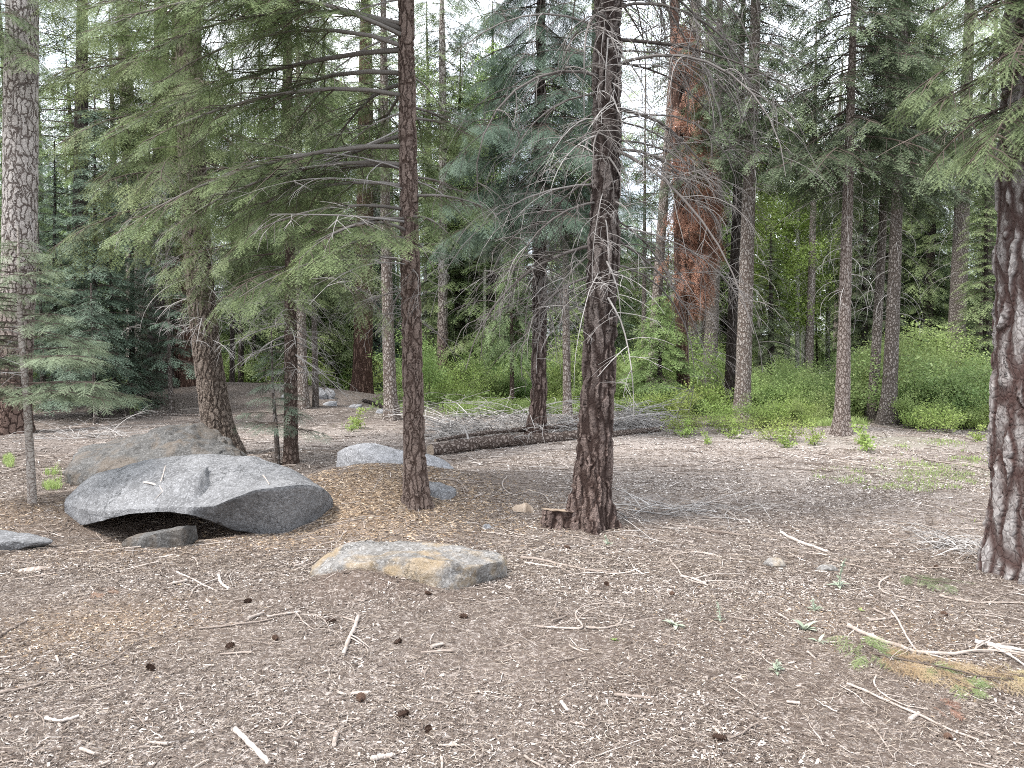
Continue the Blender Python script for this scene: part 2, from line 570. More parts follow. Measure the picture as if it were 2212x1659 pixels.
def zones(x, y):
    p = np.stack([x * .8, y * .8, 0 * x], -1)
    wob = .5 + .5 * fbm(p, 3, 21)
    tan_ = gauss(x, y, -1.35, 6.9, 1.25, .85) + .75 * gauss(x, y, -4.4, 6.9, .9, .7) + .9 * gauss(x, y, -2.25, 3.95, .6, .45) + .45 * gauss(x, y, -3.0, 5.7, 1.6, .35) \
        + .3 * gauss(x, y, 1.9, 4.1, .8, .6) + .35 * gauss(x, y, .95, 6.3, .45, .3)
    soil_shade = 1.3 * gauss(x, y, -2.95, 6.8, .75, .55) + .8 * gauss(x, y, -.75, 4.75, .55, .3) + .6 * gauss(x, y, .1, 8.2, 1.0, .7) + .6 * gauss(x, y, 3.6, 5.0, .9, .5) + .5 * gauss(x, y, .6, 3.4, 1.6, .8)  # dark soil; the first patch paints the shade of the big boulder's hollow
    pale = 1.25 * gauss(x, y, 3.2, 11.0, 4.2, 3.4) + .6 * gauss(x, y, -2.0, 13.0, 4.0, 3.0) + .25 * gauss(x, y, -.8, 3.3, 1.2, .6)
    r = np.hypot(x, y)
    green = np.clip((r - 16.5 - .12 * np.abs(x) * (x < -3)) / 4.0, 0, 1) * np.where(x < -3.5, np.clip((r - 23) / 4, 0, 1), 1)
    green = green + .55 * gauss(x, y, 5.8, 9.0, 1.6, .7) + .3 * gauss(x, y, 6.0, 12.0, 1.3, .8)
    return [np.clip(z * (.55 + .8 * wob), 0, 1) for z in (tan_, soil_shade, pale, green)]


def axis_grid(lo, hi, fine_lo, fine_hi, step, grow=1.13):
    a = list(np.arange(fine_lo, fine_hi, step))
    s, v = step, a[-1]
    while v < hi:
        s = min(s * grow, 12)
        v += s
        a.append(v)
    s, v = step, a[0]
    pre = []
    while v > lo:
        s = min(s * grow, 12)
        v -= s
        pre.append(v)
    return np.array(pre[::-1] + a)


gx = axis_grid(-260, 260, -7, 7, .05)
gy = axis_grid(-40, 320, 2, 11, .05)
GX, GY = np.meshgrid(gx, gy)
GZ = hgt(GX, GY)
nx, ny = len(gx), len(gy)
ii = np.arange(ny - 1)[:, None] * nx + np.arange(nx - 1)[None]
mb = MB()
mb.add(np.stack([GX, GY, GZ], -1).reshape(-1, 3), np.stack([ii, ii + 1, ii + 1 + nx, ii + nx], -1).reshape(-1, 4))
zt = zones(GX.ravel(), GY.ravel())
go = mb.build('ground', M['ground'], extra=dict(zip(('tan', 'soil_shade', 'pale', 'green'), zt)))
tag(go, kind='structure')

# pale gravel road glimpsed through the trunks far behind
m, nt, out = new_mat('gravel_road')
tc = N(nt, 'ShaderNodeTexCoord')
nz = noise_n(nt, tc.outputs['Object'], 9, 6, .7)
bs = N(nt, 'ShaderNodeBsdfPrincipled')
bs.inputs['Roughness'].default_value = .95
L(nt, ramp(nt, nz.outputs['Fac'], [(.3, (.40, .38, .36)), (.7, (.58, .56, .54))]), bs.inputs['Base Color'])
L(nt, bs.outputs[0], out.inputs[0])
rx = np.linspace(-70, 90, 260)
rows = []
for off in (-2.4, -1.2, 0, 1.2, 2.4):
    yy = 41 + 3.0 * np.sin(rx * .045 + .6) + .06 * rx + off
    rows.append(np.stack([rx, yy, hgt(rx, yy) + .05 - .02 * abs(off)], -1))
RV = np.concatenate(rows)
nn = len(rx)
ii = np.arange(4)[:, None] * nn + np.arange(nn - 1)[None]
mb = MB()
mb.add(RV, np.stack([ii, ii + 1, ii + 1 + nn, ii + nn], -1).reshape(-1, 4))
tag(mb.build('road', m), kind='structure')


# ------------------------------------------------------------------ foliage templates
def frond(lod, seed=0):
    """flat conifer spray along +X, length 1; needles as triangles. returns verts (m*3,3) and per-vertex tip factor"""
    r = np.random.default_rng(seed + 100 * lod)
    axes = [(np.zeros(3), np.array([1., 0, 0]), 1.0)]
    npair, sp, nl, nw = {0: (6, .022, .062, .0085), 1: (6, .042, .075, .0120), 2: (4, .105, .14, .036)}[lod]
    for i in range(npair):
        for sd in (-1, 1):
            t = .1 + .8 * (i + .5 * (sd > 0)) / npair
            a = radians(r.uniform(38, 56))
            ln = (.48 * (1 - t * .62)) * r.uniform(.75, 1.1)
            axes.append((np.array([t, 0, -.05 * t * t]), norm(np.array([cos(a), sd * sin(a), r.uniform(-.16, .06)])), ln))
    V, tip = [], []
    for (o, d, ln) in axes:
        n = max(2, int(ln / sp))
        side = norm(np.cross([0, 0, 1.], d))
        up = np.cross(d, side)
        for k in range(n):
            t = (k + r.uniform(.1, .9)) / n
            p = o + d * ln * t
            for sd in (-1, 1):
                a = radians(r.uniform(42, 68))
                e = r.uniform(-.15, .45)
                nd = norm(d * cos(a) + side * sd * sin(a) + up * e)
                l = nl * r.uniform(.75, 1.15) * (1.05 - .4 * t)
                w = d * nw * .5
                V += [p - w, p + w, p + nd * l]
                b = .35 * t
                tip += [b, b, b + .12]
        V += [o + side * nw * .3, o - side * nw * .3, o + d * (ln + nl * .6)]
        tip += [-.35, -.35, .2]
    return np.array(V), np.array(tip)


FROND = {(l, s): frond(l, s) for l in (0, 1, 2) for s in range(3)}


def place_fronds(mb, lod, O, X, S, tint, mat=0, tilt=.17, curl=.18, up=None):
    n = len(O)
    if n == 0:
        return
    X = norm(X)
    U = np.tile(np.array([0, 0, 1.]), (n, 1)) if up is None else up
    U = U + rng.normal(0, tilt, (n, 3))
    Y = norm(np.cross(U, X))
    Z = np.cross(X, Y)
    pick = rng.integers(0, 3, n)
    for s in range(3):
        k = np.where(pick == s)[0]
        if len(k) == 0:
            continue
        T, tip = FROND[(lod, s)]
        v = T[None]
        loc = v[..., 0:1] * X[k][:, None] + v[..., 1:2] * Y[k][:, None] + v[..., 2:3] * Z[k][:, None]
        loc = loc * S[k][:, None, None]
        loc[..., 2] -= curl * S[k][:, None] * (T[:, 0] ** 2 + .6 * np.abs(T[:, 1]))[None]
        V = O[k][:, None] + loc
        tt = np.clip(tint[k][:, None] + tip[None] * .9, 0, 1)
        m = V.shape[0] * V.shape[1]
        mb.add(V.reshape(-1, 3), tris=np.arange(m).reshape(-1, 3), mat=mat, tint=tt.ravel())


def arc(base, az, L_, e0, e1, K=8, gam=1.0, wob=.12, r=None):
    """branch polyline: elevation runs from e0 to e1 along its length"""
    r = r or rng
    t = (np.arange(K - 1) + .5) / (K - 1)
    e = e0 + (e1 - e0) * t ** gam
    a = az + np.cumsum(r.normal(0, wob, K - 1))
    d = np.stack([np.cos(a) * np.cos(e), np.sin(a) * np.cos(e), np.sin(e)], -1)
    return np.concatenate([[base], base + np.cumsum(d, 0) * L_ / (K - 1)])


def sample_line(P, t):
    K = len(P)
    f = np.clip(np.asarray(t) * (K - 1), 0, K - 1.0001)
    i = f.astype(int)
    u = (f - i)[:, None]
    return P[i] * (1 - u) + P[i + 1] * u, norm(P[i + 1] - P[i])


def leafy_branch(mb, P, L_, lod, fl, t0=.25, step=.16, l2max=.8, l2k=.42, tint=.4, keep=.92, twigmat=1, droop2=.15, curl=.2, wood=True, fstep=.5, dens=1.0, tilt=.17):
    """secondary twigs and sprays on a branch polyline P"""
    s = np.arange(t0 * L_, L_, step)
    if len(s) == 0:
        s = np.array([L_ * .6])
    s = s + rng.uniform(-.4, .4, len(s)) * step
    t = np.clip(s / L_, 0, .99)
    pos, tn = sample_line(P, t)
    lat = norm(np.cross(tn, [0, 0, 1.]))
    O, X, S, TI, TW, TR = [], [], [], [], [], []
    for sd in (-1, 1):
        k = rng.random(len(t)) < keep
        if not k.any():
            continue
        p, tg, la, tt = pos[k], tn[k], lat[k], t[k]
        a = np.radians(rng.uniform(38, 66, len(p)))[:, None]
        d2 = norm(tg * np.cos(a) + sd * la * np.sin(a) + np.array([0, 0, -1.]) * rng.uniform(-.05, droop2 * 2, len(p))[:, None])
        l2 = np.minimum(l2k * L_ * (1.05 - tt) + fl * .45, l2max) * rng.uniform(.7, 1.15, len(p))
        q3 = p + d2 * l2[:, None] + np.array([0, 0, -1.]) * (droop2 * l2)[:, None] * .6
        mid = p + d2 * l2[:, None] * .55
        TW.append(np.stack([p, mid, q3], 1))
        TR.append(np.stack([.0045 + .004 * l2, .0035 + 0 * l2, .0015 + 0 * l2], 1))
        mcount = np.maximum(1, np.round(dens * l2 / (fl * fstep)).astype(int))
        for j in range(int(mcount.max())):
            g = mcount > j
            if not g.any():
                continue
            u = ((j + .6) / mcount[g])[:, None]
            o = p[g] * (1 - u) ** 2 + 2 * mid[g] * u * (1 - u) + q3[g] * u * u
            last = (mcount[g] - 1 == j)
            ang = np.where(last, 0.0, np.radians(rng.uniform(20, 50, g.sum()) * (1 if j % 2 else -1)))[:, None]
            dd = d2[g]
            ls = norm(np.cross(dd, [0, 0, 1.]))
            x = dd * np.cos(ang) + ls * np.sin(ang) + np.array([0, 0, -1.]) * droop2 * rng.uniform(0, 1, g.sum())[:, None]
            O.append(o - dd * (fl * .25))
            X.append(x)
            S.append(fl * rng.uniform(.7, 1.2, g.sum()))
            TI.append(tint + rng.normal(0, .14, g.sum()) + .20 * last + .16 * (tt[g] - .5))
    O.append(P[-1:] - norm(P[-1:] - P[-2:-1]) * fl * .6)
    X.append(P[-1:] - P[-2:-1])
    S.append(np.array([fl * 1.15]))
    TI.append(np.array([tint + .2]))
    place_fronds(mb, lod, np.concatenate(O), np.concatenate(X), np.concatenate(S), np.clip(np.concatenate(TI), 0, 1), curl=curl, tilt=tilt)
    if wood and TW:
        v, q = tubes(np.concatenate(TW), np.concatenate(TR), 3)
        mb.add(v, q, mat=twigmat, tint=.45)


def dead_branch(mb, P, L_, r0, n2=9, l2=.5, e_drop=-.9, tint=.5, mat=0, S=5, sub=True, curl=1.2, t0=.12):
    K = len(P)
    R = r0 * (1 - .82 * np.linspace(0, 1, K) ** .9)
    v, q = tubes(P[None], R[None], S)
    mb.add(v, q, mat=mat, tint=np.repeat(tint + rng.normal(0, .06, K), S))
    if n2 <= 0:
        return
    t = np.sort(rng.uniform(t0, .97, n2))
    pos, tn = sample_line(P, t)
    A2, R2, A3, R3 = [], [], [], []
    for i in range(n2):
        az = math.atan2(tn[i][1], tn[i][0]) + rng.choice([-1, 1]) * rng.uniform(.4, 1.3)
        ll = l2 * rng.uniform(.45, 1.25) * (1.15 - .6 * t[i])
        e0 = rng.uniform(-.5, .35)
        p2 = arc(pos[i], az, ll, e0, e0 + e_drop * rng.uniform(.4, curl), 6, 1.0, .16)
        A2.append(p2)
        rr = min(r0 * .42, .0065) * (1.1 - .6 * t[i])
        R2.append(rr * np.linspace(1, .35, 6))
        if sub:
            for j in range(rng.integers(2, 5)):
                tt = rng.uniform(.15, .9)
                ps, ts = sample_line(p2, [tt])
                a3 = math.atan2(ts[0][1], ts[0][0]) + rng.choice([-1, 1]) * rng.uniform(.4, 1.2)
                e3 = math.asin(max(-1, min(1, ts[0][2])))
                A3.append(arc(ps[0], a3, ll * rng.uniform(.25, .6), e3, e3 + e_drop * .6 * rng.uniform(0, 1), 4, 1, .12))
                R3.append(rr * .55 * np.linspace(1, .45, 4))
    v, q = tubes(np.array(A2), np.array(R2), 3)
    mb.add(v, q, mat=mat, tint=np.repeat(tint + rng.normal(.05, .13, n2), 18))
    if A3:
        v, q = tubes(np.array(A3), np.array(R3), 3)
        mb.add(v, q, mat=mat, tint=np.repeat(tint + rng.normal(.08, .14, len(A3)), 12))


# ------------------------------------------------------------------ trunks
class Trunk:
    """axis and radius of a trunk from image points (x, y, width) at depth d; goes on above the last point"""

    def __init__(self, pts, d=None, top=None, flare=.0, lean_y=0.0):
        bx, by, bw = pts[0]
        if d is None:
            g = ground_px(bx, by)
            d = g[1]
        self.d = d
        P, R = [], []
        for (x, y, w) in pts:
            p = at(x, y, d)
            P.append(p)
            R.append(.5 * w / F * d)
        P, R = np.array(P), np.array(R)
        gz = H(P[0][0], d)
        self.base = np.array([P[0][0], d, gz])
        o = np.argsort(P[:, 2])
        P, R = P[o], R[o]
        dz = P[-1][2] - P[-2][2]
        slope = (P[-1] - P[-2]) / dz
        ztop = top if top else P[-1][2] + max(2.0, R[-1] * 60)
        self.top = ztop
        self.z = np.concatenate([[min(gz, P[0][2]) - .25], P[:, 2], [max(ztop, P[-1][2] + .5)]])
        self.x = np.concatenate([[P[0][0]], P[:, 0], [P[-1][0] + slope[0] * .6 * (self.z[-1] - P[-1][2])]])
        self.r = np.concatenate([[R[0]], R, [.015]])
        self.y0, self.ly, self.gz, self.flare = d, lean_y, gz, flare

    def at(self, z):
        z = np.asarray(z, float)
        return np.stack([np.interp(z, self.z, self.x), self.y0 + self.ly * (z - self.gz), z], -1)

    def rad(self, z):
        return np.interp(z, self.z, self.r)

    def mesh(self, mb, seg=16, dz=.15, rough=.05, lobes=5, seed=0, zmax=None, mat=0):
        zt = min(self.z[-1], zmax) if zmax else self.z[-1]
        n = max(6, int((zt - self.z[0]) / dz))
        z = np.linspace(self.z[0], zt, n)
        a = np.arange(seg) * 2 * pi / seg
        # smooth interpolation of the axis
        w = max(1, int(.25 / dz))
        ker = np.ones(2 * w + 1) / (2 * w + 1)
        c = self.at(z)
        r = self.rad(z)
        pad = lambda q: np.convolve(np.pad(q, w, mode='edge'), ker, 'valid')
        cx, rr = pad(c[:, 0]), pad(r)
        rel = np.clip(z - self.gz, 0, None)
        fl = 1 + self.flare * np.exp(-rel / (.9 * self.r[0] + .02))
        ph = seed * 1.7
        lob = 1 + self.flare * .55 * np.exp(-rel / (1.1 * self.r[0] + .02))[:, None] * np.sin(a * lobes + ph)[None] + .04 * np.sin(a * 2 + ph)[None]
        ca, sa = np.cos(a), np.sin(a)
        p = np.stack([ca[None] * np.ones((n, 1)) * rr[:, None], sa[None] * np.ones((n, 1)) * rr[:, None], z[:, None] * np.ones((1, seg))], -1)
        q = p * np.array([7, 7, 2.2]) + seed * 3.1
        nz = fbm(q, 3, seed)
        R = rr[:, None] * fl[:, None] * lob * (1 + rough * nz)
        V = np.stack([cx[:, None] + R * ca[None], c[:, 1][:, None] + R * sa[None], z[:, None] * np.ones((1, seg))], -1)
        base = (np.arange(n - 1) * seg)[:, None]
        j = np.arange(seg)[None]
        j2 = (j + 1) % seg
        mb.add(V.reshape(-1, 3), np.stack([base + j, base + j2, base + seg + j2, base + seg + j], -1).reshape(-1, 4), mat=mat)


def px_height(x, y, d):
    return at(x, y, d)[2]


NAMED = []     # (screen x, short phrase) for labels of the trees behind


def tree(name, label, pts, barkm, d=None, hero=False, flare=.35, crown=None, dead=None, top=None, seg=None, cat='tree', short=None, seed=None,
         branch_parts=False, group=None, lean_y=0.0, zmax=None):
    seed = seed if seed is not None else int(pts[0][0])
    tr = Trunk(pts, d, top, flare, lean_y)
    root = empty(name, tr.base, label, cat, group)
    base = tr.base
    if short:
        NAMED.append((pts[min(2, len(pts) - 1)][0], short))
    tm = MB()
    if hero:
        sg = seg or int(np.clip(2 * pi * tr.r[1] / .011, 48, 150))
        tr.mesh(tm, sg, .014, .03, 5, seed % 13, zmax=zmax)
    else:
        tr.mesh(tm, seg or 18, .10, .06, 5, seed % 13, zmax=zmax)
    cm = MB()
    if crown:
        c = dict(lod=2, fl=.42, n=60, Lmax=1.6, Lmin=.35, e0=.15, e1=-.35, t0=.2, step=.17, tint=.4, mat='fir', az=None, keep=.9, gam=1.0, l2max=.7,
                 prof=lambda u: (1 - u) ** .7, r0=.016, droop2=.15, curl=.2, part=None, vary=.28, tilt=.17, keep_b=1.0, fstep=.5, dens=1.0, l2k=.42)
        c.update(crown)
        z0, z1 = c['z']
        n = c['n']
        u = (np.arange(n) + rng.uniform(0, 1, n)) / n
        zs = z0 + (z1 - z0) * u
        for i in range(n):
            if rng.random() > c['keep_b']:
                continue
            az = c['az'](rng) if c['az'] else i * 2.399 + rng.normal(0, .35)
            Lb = max(c['Lmin'], c['Lmax'] * c['prof'](u[i])) * rng.uniform(1 - c['vary'], 1.15)
            if callable(c.get('Laz')):
                Lb *= c['Laz'](az)
            p0 = tr.at(zs[i])
            P = arc(p0, az, Lb, c['e0'] + rng.normal(0, .1), c['e1'] + rng.normal(0, .14), 8, c['gam'], .05)
            leafy_branch(cm, P, Lb, c['lod'], c['fl'], c['t0'], c['step'], c['l2max'], c['l2k'], tint=c['tint'] + rng.normal(0, .07), keep=c['keep'],
                         droop2=c['droop2'], curl=c['curl'], fstep=c['fstep'], dens=c['dens'], tilt=c['tilt'])
            R = c['r0'] * (.5 + .5 * Lb / c['Lmax']) * np.linspace(1, .22, 8)
            v, q = tubes(P[None], R[None], 6 if hero else 4)
            if branch_parts and zs[i] < c.get('vis', 99):
                bm = MB()
                bm.add(v, q, tint=np.repeat(.45 + rng.normal(0, .1, 8), 6 if hero else 4))
                bm.build('branch', M['limb_grey'], root, base)
            else:
                cm.add(v, q, mat=1, tint=.4)
    if dead:
        for dd in (dead if isinstance(dead, list) else [dead]):
            c = dict(n=20, Lmax=1.0, e0=.0, e1=-.9, r0=.011, n2=8, l2=.4, e_drop=-.8, tint=.5, az=None, sub=True, mat='twig_grey', part=False, gam=1.0, curl=1.2, Ls=None)
            c.update(dd)
            tgt = MB()
            for i in range(c['n']):
                z = c['z'][0] + (c['z'][1] - c['z'][0]) * (i + rng.uniform(0, 1)) / c['n']
                az = c['az'](rng) if c['az'] else i * 2.399 + rng.normal(0, .4)
                Lb = c['Lmax'] * rng.uniform(.45, 1.1)
                p0 = tr.at(z)
                P = arc(p0, az, Lb, c['e0'] + rng.normal(0, .2), c['e1'] + rng.normal(0, .3), 10, c['gam'], .07)
                one = MB() if c['part'] else tgt
                dead_branch(one, P, Lb, c['r0'] * rng.uniform(.6, 1.2), c['n2'], c['l2'], c['e_drop'], c['tint'] + rng.normal(0, .08), sub=c['sub'], curl=c['curl'])
                if c['part']:
                    one.build('dead_branch', M[c['mat']], root, base)
            if not c['part']:
                tgt.build('dead_branchwork', M[c['mat']], root, base)
    tm.build('trunk', M[barkm], root, base)
    if cm.n:
        cm.build('crown', [M[(crown or {}).get('mat', 'fir')], M['twig_brown']], root, base, smooth=False)
    return root, tr


LEFT = lambda r: pi + r.normal(0, .75)
RIGHT = lambda r: r.normal(0, .8)
TOWARD = lambda r: -pi / 2 + r.normal(0, .6)

# ------------------------------------------------------------------ trees one can name
# the tall brown tree left of the middle, with long drooping limbs to the left
tA = tree('fir_tree', 'tall straight fir with brown flaky bark on the tan chip mound, long limbs reaching left',
          [(903, 1087, 60), (899, 1045, 51), (893, 900, 45), (889, 700, 44), (884, 500, 41), (881, 300, 38), (878, 100, 35), (877, 0, 34)], 'bark_flaky', hero=True, flare=.22,
          crown=dict(z=(2.3, 8.2), n=92, Lmax=2.95, Lmin=.7, e0=.12, e1=-.55, t0=.28, step=.12, lod=1, fl=.27, tint=.36, mat='fir_warm', l2max=.8, keep_b=.86, droop2=.24, curl=.14, r0=.024, vis=5.6,
                     prof=lambda u: min(1, .55 + 1.6 * u) * (1 - .35 * u), az=lambda r: pi + r.normal(0, .8) if r.random() < .74 else r.uniform(-pi, pi),
                     Laz=lambda a: .42 + .58 * max(0, -cos(a)) ** .7 if cos(a) < .3 else .36, keep=.9),
          dead=[dict(z=(1.75, 4.6), n=11, Lmax=1.7, e0=.05, e1=-.5, r0=.012, n2=9, l2=.5, tint=.55, az=LEFT, part=True),
                dict(z=(1.7, 3.4), n=7, Lmax=.8, e0=-.2, e1=-.9, r0=.008, n2=6, l2=.35, tint=.45)],
          top=11.5, branch_parts=True, short='limbed fir')

# the dark furrowed tree right of the middle
tB = tree('pine_tree', 'stout dark pine with furrowed bark and drooping bare branches beside the low stump',
          [(1270, 1130, 92), (1274, 1080, 84), (1285, 950, 76), (1293, 800, 69), (1300, 650, 66), (1305, 500, 64), (1309, 300, 60), (1313, 100, 56), (1315, 0, 54)], 'bark_furrow', hero=True, flare=.34,
          dead=[dict(z=(2.1, 5.8), n=34, Lmax=1.9, e0=.05, e1=-1.55, r0=.015, n2=16, l2=.7, e_drop=-1.2, tint=.28, az=lambda r: (0 if r.random() < .58 else pi) + r.normal(0, .75), part=True, gam=1.1),
                dict(z=(3.0, 5.8), n=11, Lmax=2.1, e0=.05, e1=-1.1, r0=.018, n2=14, l2=.8, e_drop=-1.2, tint=.15, az=lambda r: r.normal(0, .6), part=True),
                dict(z=(1.9, 4.2), n=14, Lmax=1.2, e0=-.3, e1=-1.4, r0=.010, n2=9, l2=.45, tint=.62, az=TOWARD, part=True)],
          crown=dict(z=(4.5, 6.2), n=9, Lmax=1.25, e0=.1, e1=-.45, t0=.35, lod=1, fl=.30, tint=.42, mat='spruce_blue', az=lambda r: -2.1 + r.normal(0, .5), r0=.012, droop2=.3),
          top=14, short='stout furrowed pine')

# the thick plated trunk at the right edge
tC = tree('pine_tree', 'thick pine trunk with pale grey bark plates and dark red cracks at the right edge',
          [(2226, 1230, 178), (2224, 1100, 163), (2226, 900, 158), (2230, 600, 150), (2236, 400, 146), (2242, 200, 140), (2246, 0, 134)], 'bark_plate', hero=True, flare=.20,
          crown=dict(z=(2.95, 5.4), n=34, Lmax=.98, Lmin=.35, e0=-.05, e1=-.8, t0=.2, step=.085, lod=0, fl=.21, tint=.33, mat='fir', l2max=.36, droop2=.25, curl=.2,
                     az=lambda r: r.uniform(2.5, 4.9), r0=.012),
          dead=[dict(z=(3.0, 5.0), n=9, Lmax=1.0, e0=-.1, e1=-.9, tint=.35, mat='twig_brown', az=lambda r: pi + r.normal(0, .6))],
          top=15, short='thick plated pine')

tD = tree('fir_tree', 'brown rough barked fir leaning left behind the weathered back boulder',
          [(487, 985, 82), (472, 930, 68), (452, 800, 60), (440, 700, 58), (431, 600, 58), (424, 500, 58), (415, 350, 56), (408, 150, 54), (405, 0, 52)], 'bark_rough', hero=True, d=10.4, flare=.25,
          crown=dict(z=(3.5, 8.5), n=44, Lmax=2.1, Lmin=.5, e0=.05, e1=-.55, t0=.28, lod=1, fl=.40, tint=.34, mat='fir_warm', droop2=.35, curl=.3, r0=.02, prof=lambda u: 1 - .4 * u,
                     az=lambda r: r.uniform(-pi, pi), keep=.8),
          dead=[dict(z=(1.9, 4.0), n=16, Lmax=1.35, e0=.1, e1=-1.3, n2=10, l2=.5, tint=.62, e_drop=-1.1), dict(z=(1.6, 2.6), n=7, Lmax=.9, e0=0, e1=-.7, n2=10, l2=.4, tint=.66)],
          top=13, short='leaning rough fir')

tE = tree('pine_tree', 'tall pine with cream cracked upper bark and dark reddish foot at the left edge',
          [(22, 935, 82), (27, 880, 72), (32, 800, 68), (40, 600, 66), (44, 400, 66), (46, 200, 65), (48, 0, 62)], 'bark_pale', hero=True, flare=.18, seg=110,
          crown=dict(z=(6.3, 9.5), n=22, Lmax=2.0, e0=.05, e1=-.55, lod=1, fl=.42, tint=.4, mat='fir', droop2=.3, curl=.3, az=lambda r: r.uniform(-pi, pi)),
          dead=[dict(z=(2.6, 6.0), n=20, Lmax=.95, e0=-.1, e1=-1.3, n2=5, l2=.35, tint=.62, r0=.010)],
          top=16, short='cream barked pine')

tH = tree('fir_tree', 'slim dark fir standing right of the little sapling with shaded drooping boughs',
          [(628, 1002, 33), (628, 940, 29), (628, 750, 26), (627, 600, 22), (626, 400, 17), (625, 200, 12)], 'bark_brown', hero=True, flare=.12, seg=56,
          crown=dict(z=(2.35, 7.4), n=60, Lmax=1.45, Lmin=.3, e0=.0, e1=-.6, t0=.2, lod=1, fl=.36, tint=.34, mat='fir', droop2=.35, curl=.3, r0=.013, prof=lambda u: (1 - u) ** .6),
          dead=[dict(z=(1.2, 2.6), n=26, Lmax=1.0, e0=-.1, e1=-.8, n2=9, l2=.4, tint=.55)], top=8.2, short='slim dark fir')

tN = tree('fir_tree', 'dark fir with blue green tiered boughs standing in the grey brush pile',
          [(1156, 948, 46), (1163, 880, 35), (1166, 700, 31), (1166, 500, 28), (1168, 300, 25), (1168, 100, 20), (1168, 0, 18)], 'bark_furrow', hero=True, flare=.2, seg=60,
          crown=dict(z=(3.6, 9.6), n=96, Lmax=1.95, Lmin=.5, e0=-.05, e1=-.5, t0=.18, lod=1, fl=.36, tint=.28, step=.12, dens=1.5, keep=.95, mat='spruce_blue', r0=.014, droop2=.3, curl=.28, prof=lambda u: (1 - .85 * u) ** .8),
          dead=[dict(z=(2.2, 4.2), n=44, Lmax=1.8, e0=-.05, e1=-1.3, n2=13, l2=.6, tint=.46, r0=.012)], top=10.5, short='tiered fir')

tR = tree('fir_tree', 'tall pale grey fir at the edge of the shrubs, right of the rusty tree',
          [(1603, 905, 44), (1604, 870, 36), (1606, 800, 33), (1612, 600, 30), (1618, 400, 27), (1627, 200, 24), (1633, 0, 20)], 'bark_light', hero=True, flare=.15, seg=60,
          crown=dict(z=(5.6, 11.5), n=84, Lmax=1.9, Lmin=.4, e0=-.1, e1=-.6, lod=2, fl=.38, tint=.32, mat='fir_dark', keep=.8, droop2=.3, prof=lambda u: 1 - .5 * u),
          dead=[dict(z=(2.6, 8.0), n=58, Lmax=1.25, e0=-.05, e1=-1.5, n2=7, l2=.35, tint=.60, r0=.008, sub=False)], top=14, short='pale grey fir')

tS = tree('fir_tree', 'straight slender fir with reddish foot and curling pale twigs standing alone on bare ground',
          [(1818, 938, 44), (1819, 900, 33), (1824, 700, 26), (1829, 500, 23), (1835, 300, 19), (1840, 150, 16), (1845, 0, 13)], 'bark_warm', hero=True, flare=.2, seg=56,
          crown=dict(z=(4.5, 9.6), n=92, Lmax=1.8, Lmin=.3, e0=-.1, e1=-.65, lod=2, fl=.36, tint=.34, mat='fir_dark', keep=.85, droop2=.3, prof=lambda u: (1 - .75 * u)),
          dead=[dict(z=(2.4, 5.2), n=44, Lmax=1.0, e0=.1, e1=-2.2, n2=5, l2=.3, tint=.68, r0=.007, sub=False, e_drop=-1.3), dict(z=(4, 6.5), n=16, Lmax=1.6, e0=-.1, e1=-.6, n2=8, l2=.4, tint=.4)],
          top=11, short='slender lone fir')
tU = tree('fir_tree', 'grey brown fir with a long reddish scar beside the short pale log',
          [(1916, 917, 42), (1920, 860, 31), (1924, 800, 28), (1932, 600, 25), (1939, 400, 21), (1946, 250, 17), (1955, 0, 15)], 'bark_grey', hero=True, flare=.2, seg=56,
          crown=dict(z=(4.8, 10.6), n=90, Lmax=1.9, Lmin=.3, e0=-.1, e1=-.65, lod=2, fl=.38, tint=.32, mat='fir_dark', keep=.85, droop2=.3, prof=lambda u: (1 - .75 * u)),
          dead=[dict(z=(2.2, 6.0), n=40, Lmax=1.1, e0=.0, e1=-1.8, n2=5, l2=.3, tint=.64, r0=.008, sub=False, e_drop=-1.2)], top=12, short='scarred grey fir')
tT = tree('fir_tree', 'grey trunk leaning right just left of the scarred grey fir',
          [(1882, 906, 27), (1886, 850, 22), (1890, 800, 21), (1898, 650, 19), (1906, 500, 17), (1914, 300, 13)], 'bark_grey', flare=.15,
          dead=[dict(z=(2.2, 6.0), n=26, Lmax=1.0, e0=.0, e1=-1.2, n2=6, l2=.3, tint=.5, r0=.007, sub=False)],
          crown=dict(z=(4.6, 9), n=34, Lmax=1.3, e0=-.1, e1=-.6, lod=2, fl=.38, tint=.3, mat='fir_dark', keep=.8), top=10, short='leaning grey trunk')
tV = tree('fir_tree', 'large grey fir rising out of tall green shrubs near the right edge',
          [(2060, 838, 40), (2063, 780, 36), (2070, 650, 33), (2078, 450, 29), (2086, 250, 24), (2095, 0, 18)], 'bark_grey', d=22.5, flare=.2, hero=True, seg=48,
          dead=[dict(z=(3.5, 9.5), n=46, Lmax=1.7, e0=.0, e1=-1.1, n2=7, l2=.5, tint=.48, r0=.010, sub=False)],
          crown=dict(z=(6.5, 14), n=52, Lmax=2.4, e0=-.1, e1=-.6, lod=2, fl=.5, tint=.38, mat='fir', keep=.7, l2max=1.0), top=17, short='large grey fir')
tO = tree('fir_tree', 'thin grey fir directly left of the stout furrowed pine',
          [(1226, 905, 24), (1225, 860, 19), (1224, 800, 17), (1222, 600, 14), (1220, 400, 10)], 'bark_light', flare=.15,
          dead=[dict(z=(1.2, 5.0), n=40, Lmax=.95, e0=.0, e1=-.9, n2=6, l2=.3, tint=.6, r0=.006, sub=False)],
          crown=dict(z=(2.8, 6.5), n=22, Lmax=1.0, e0=0, e1=-.6, lod=2, fl=.36, tint=.4, mat='fir', keep=.7), top=8, short='thin grey fir')
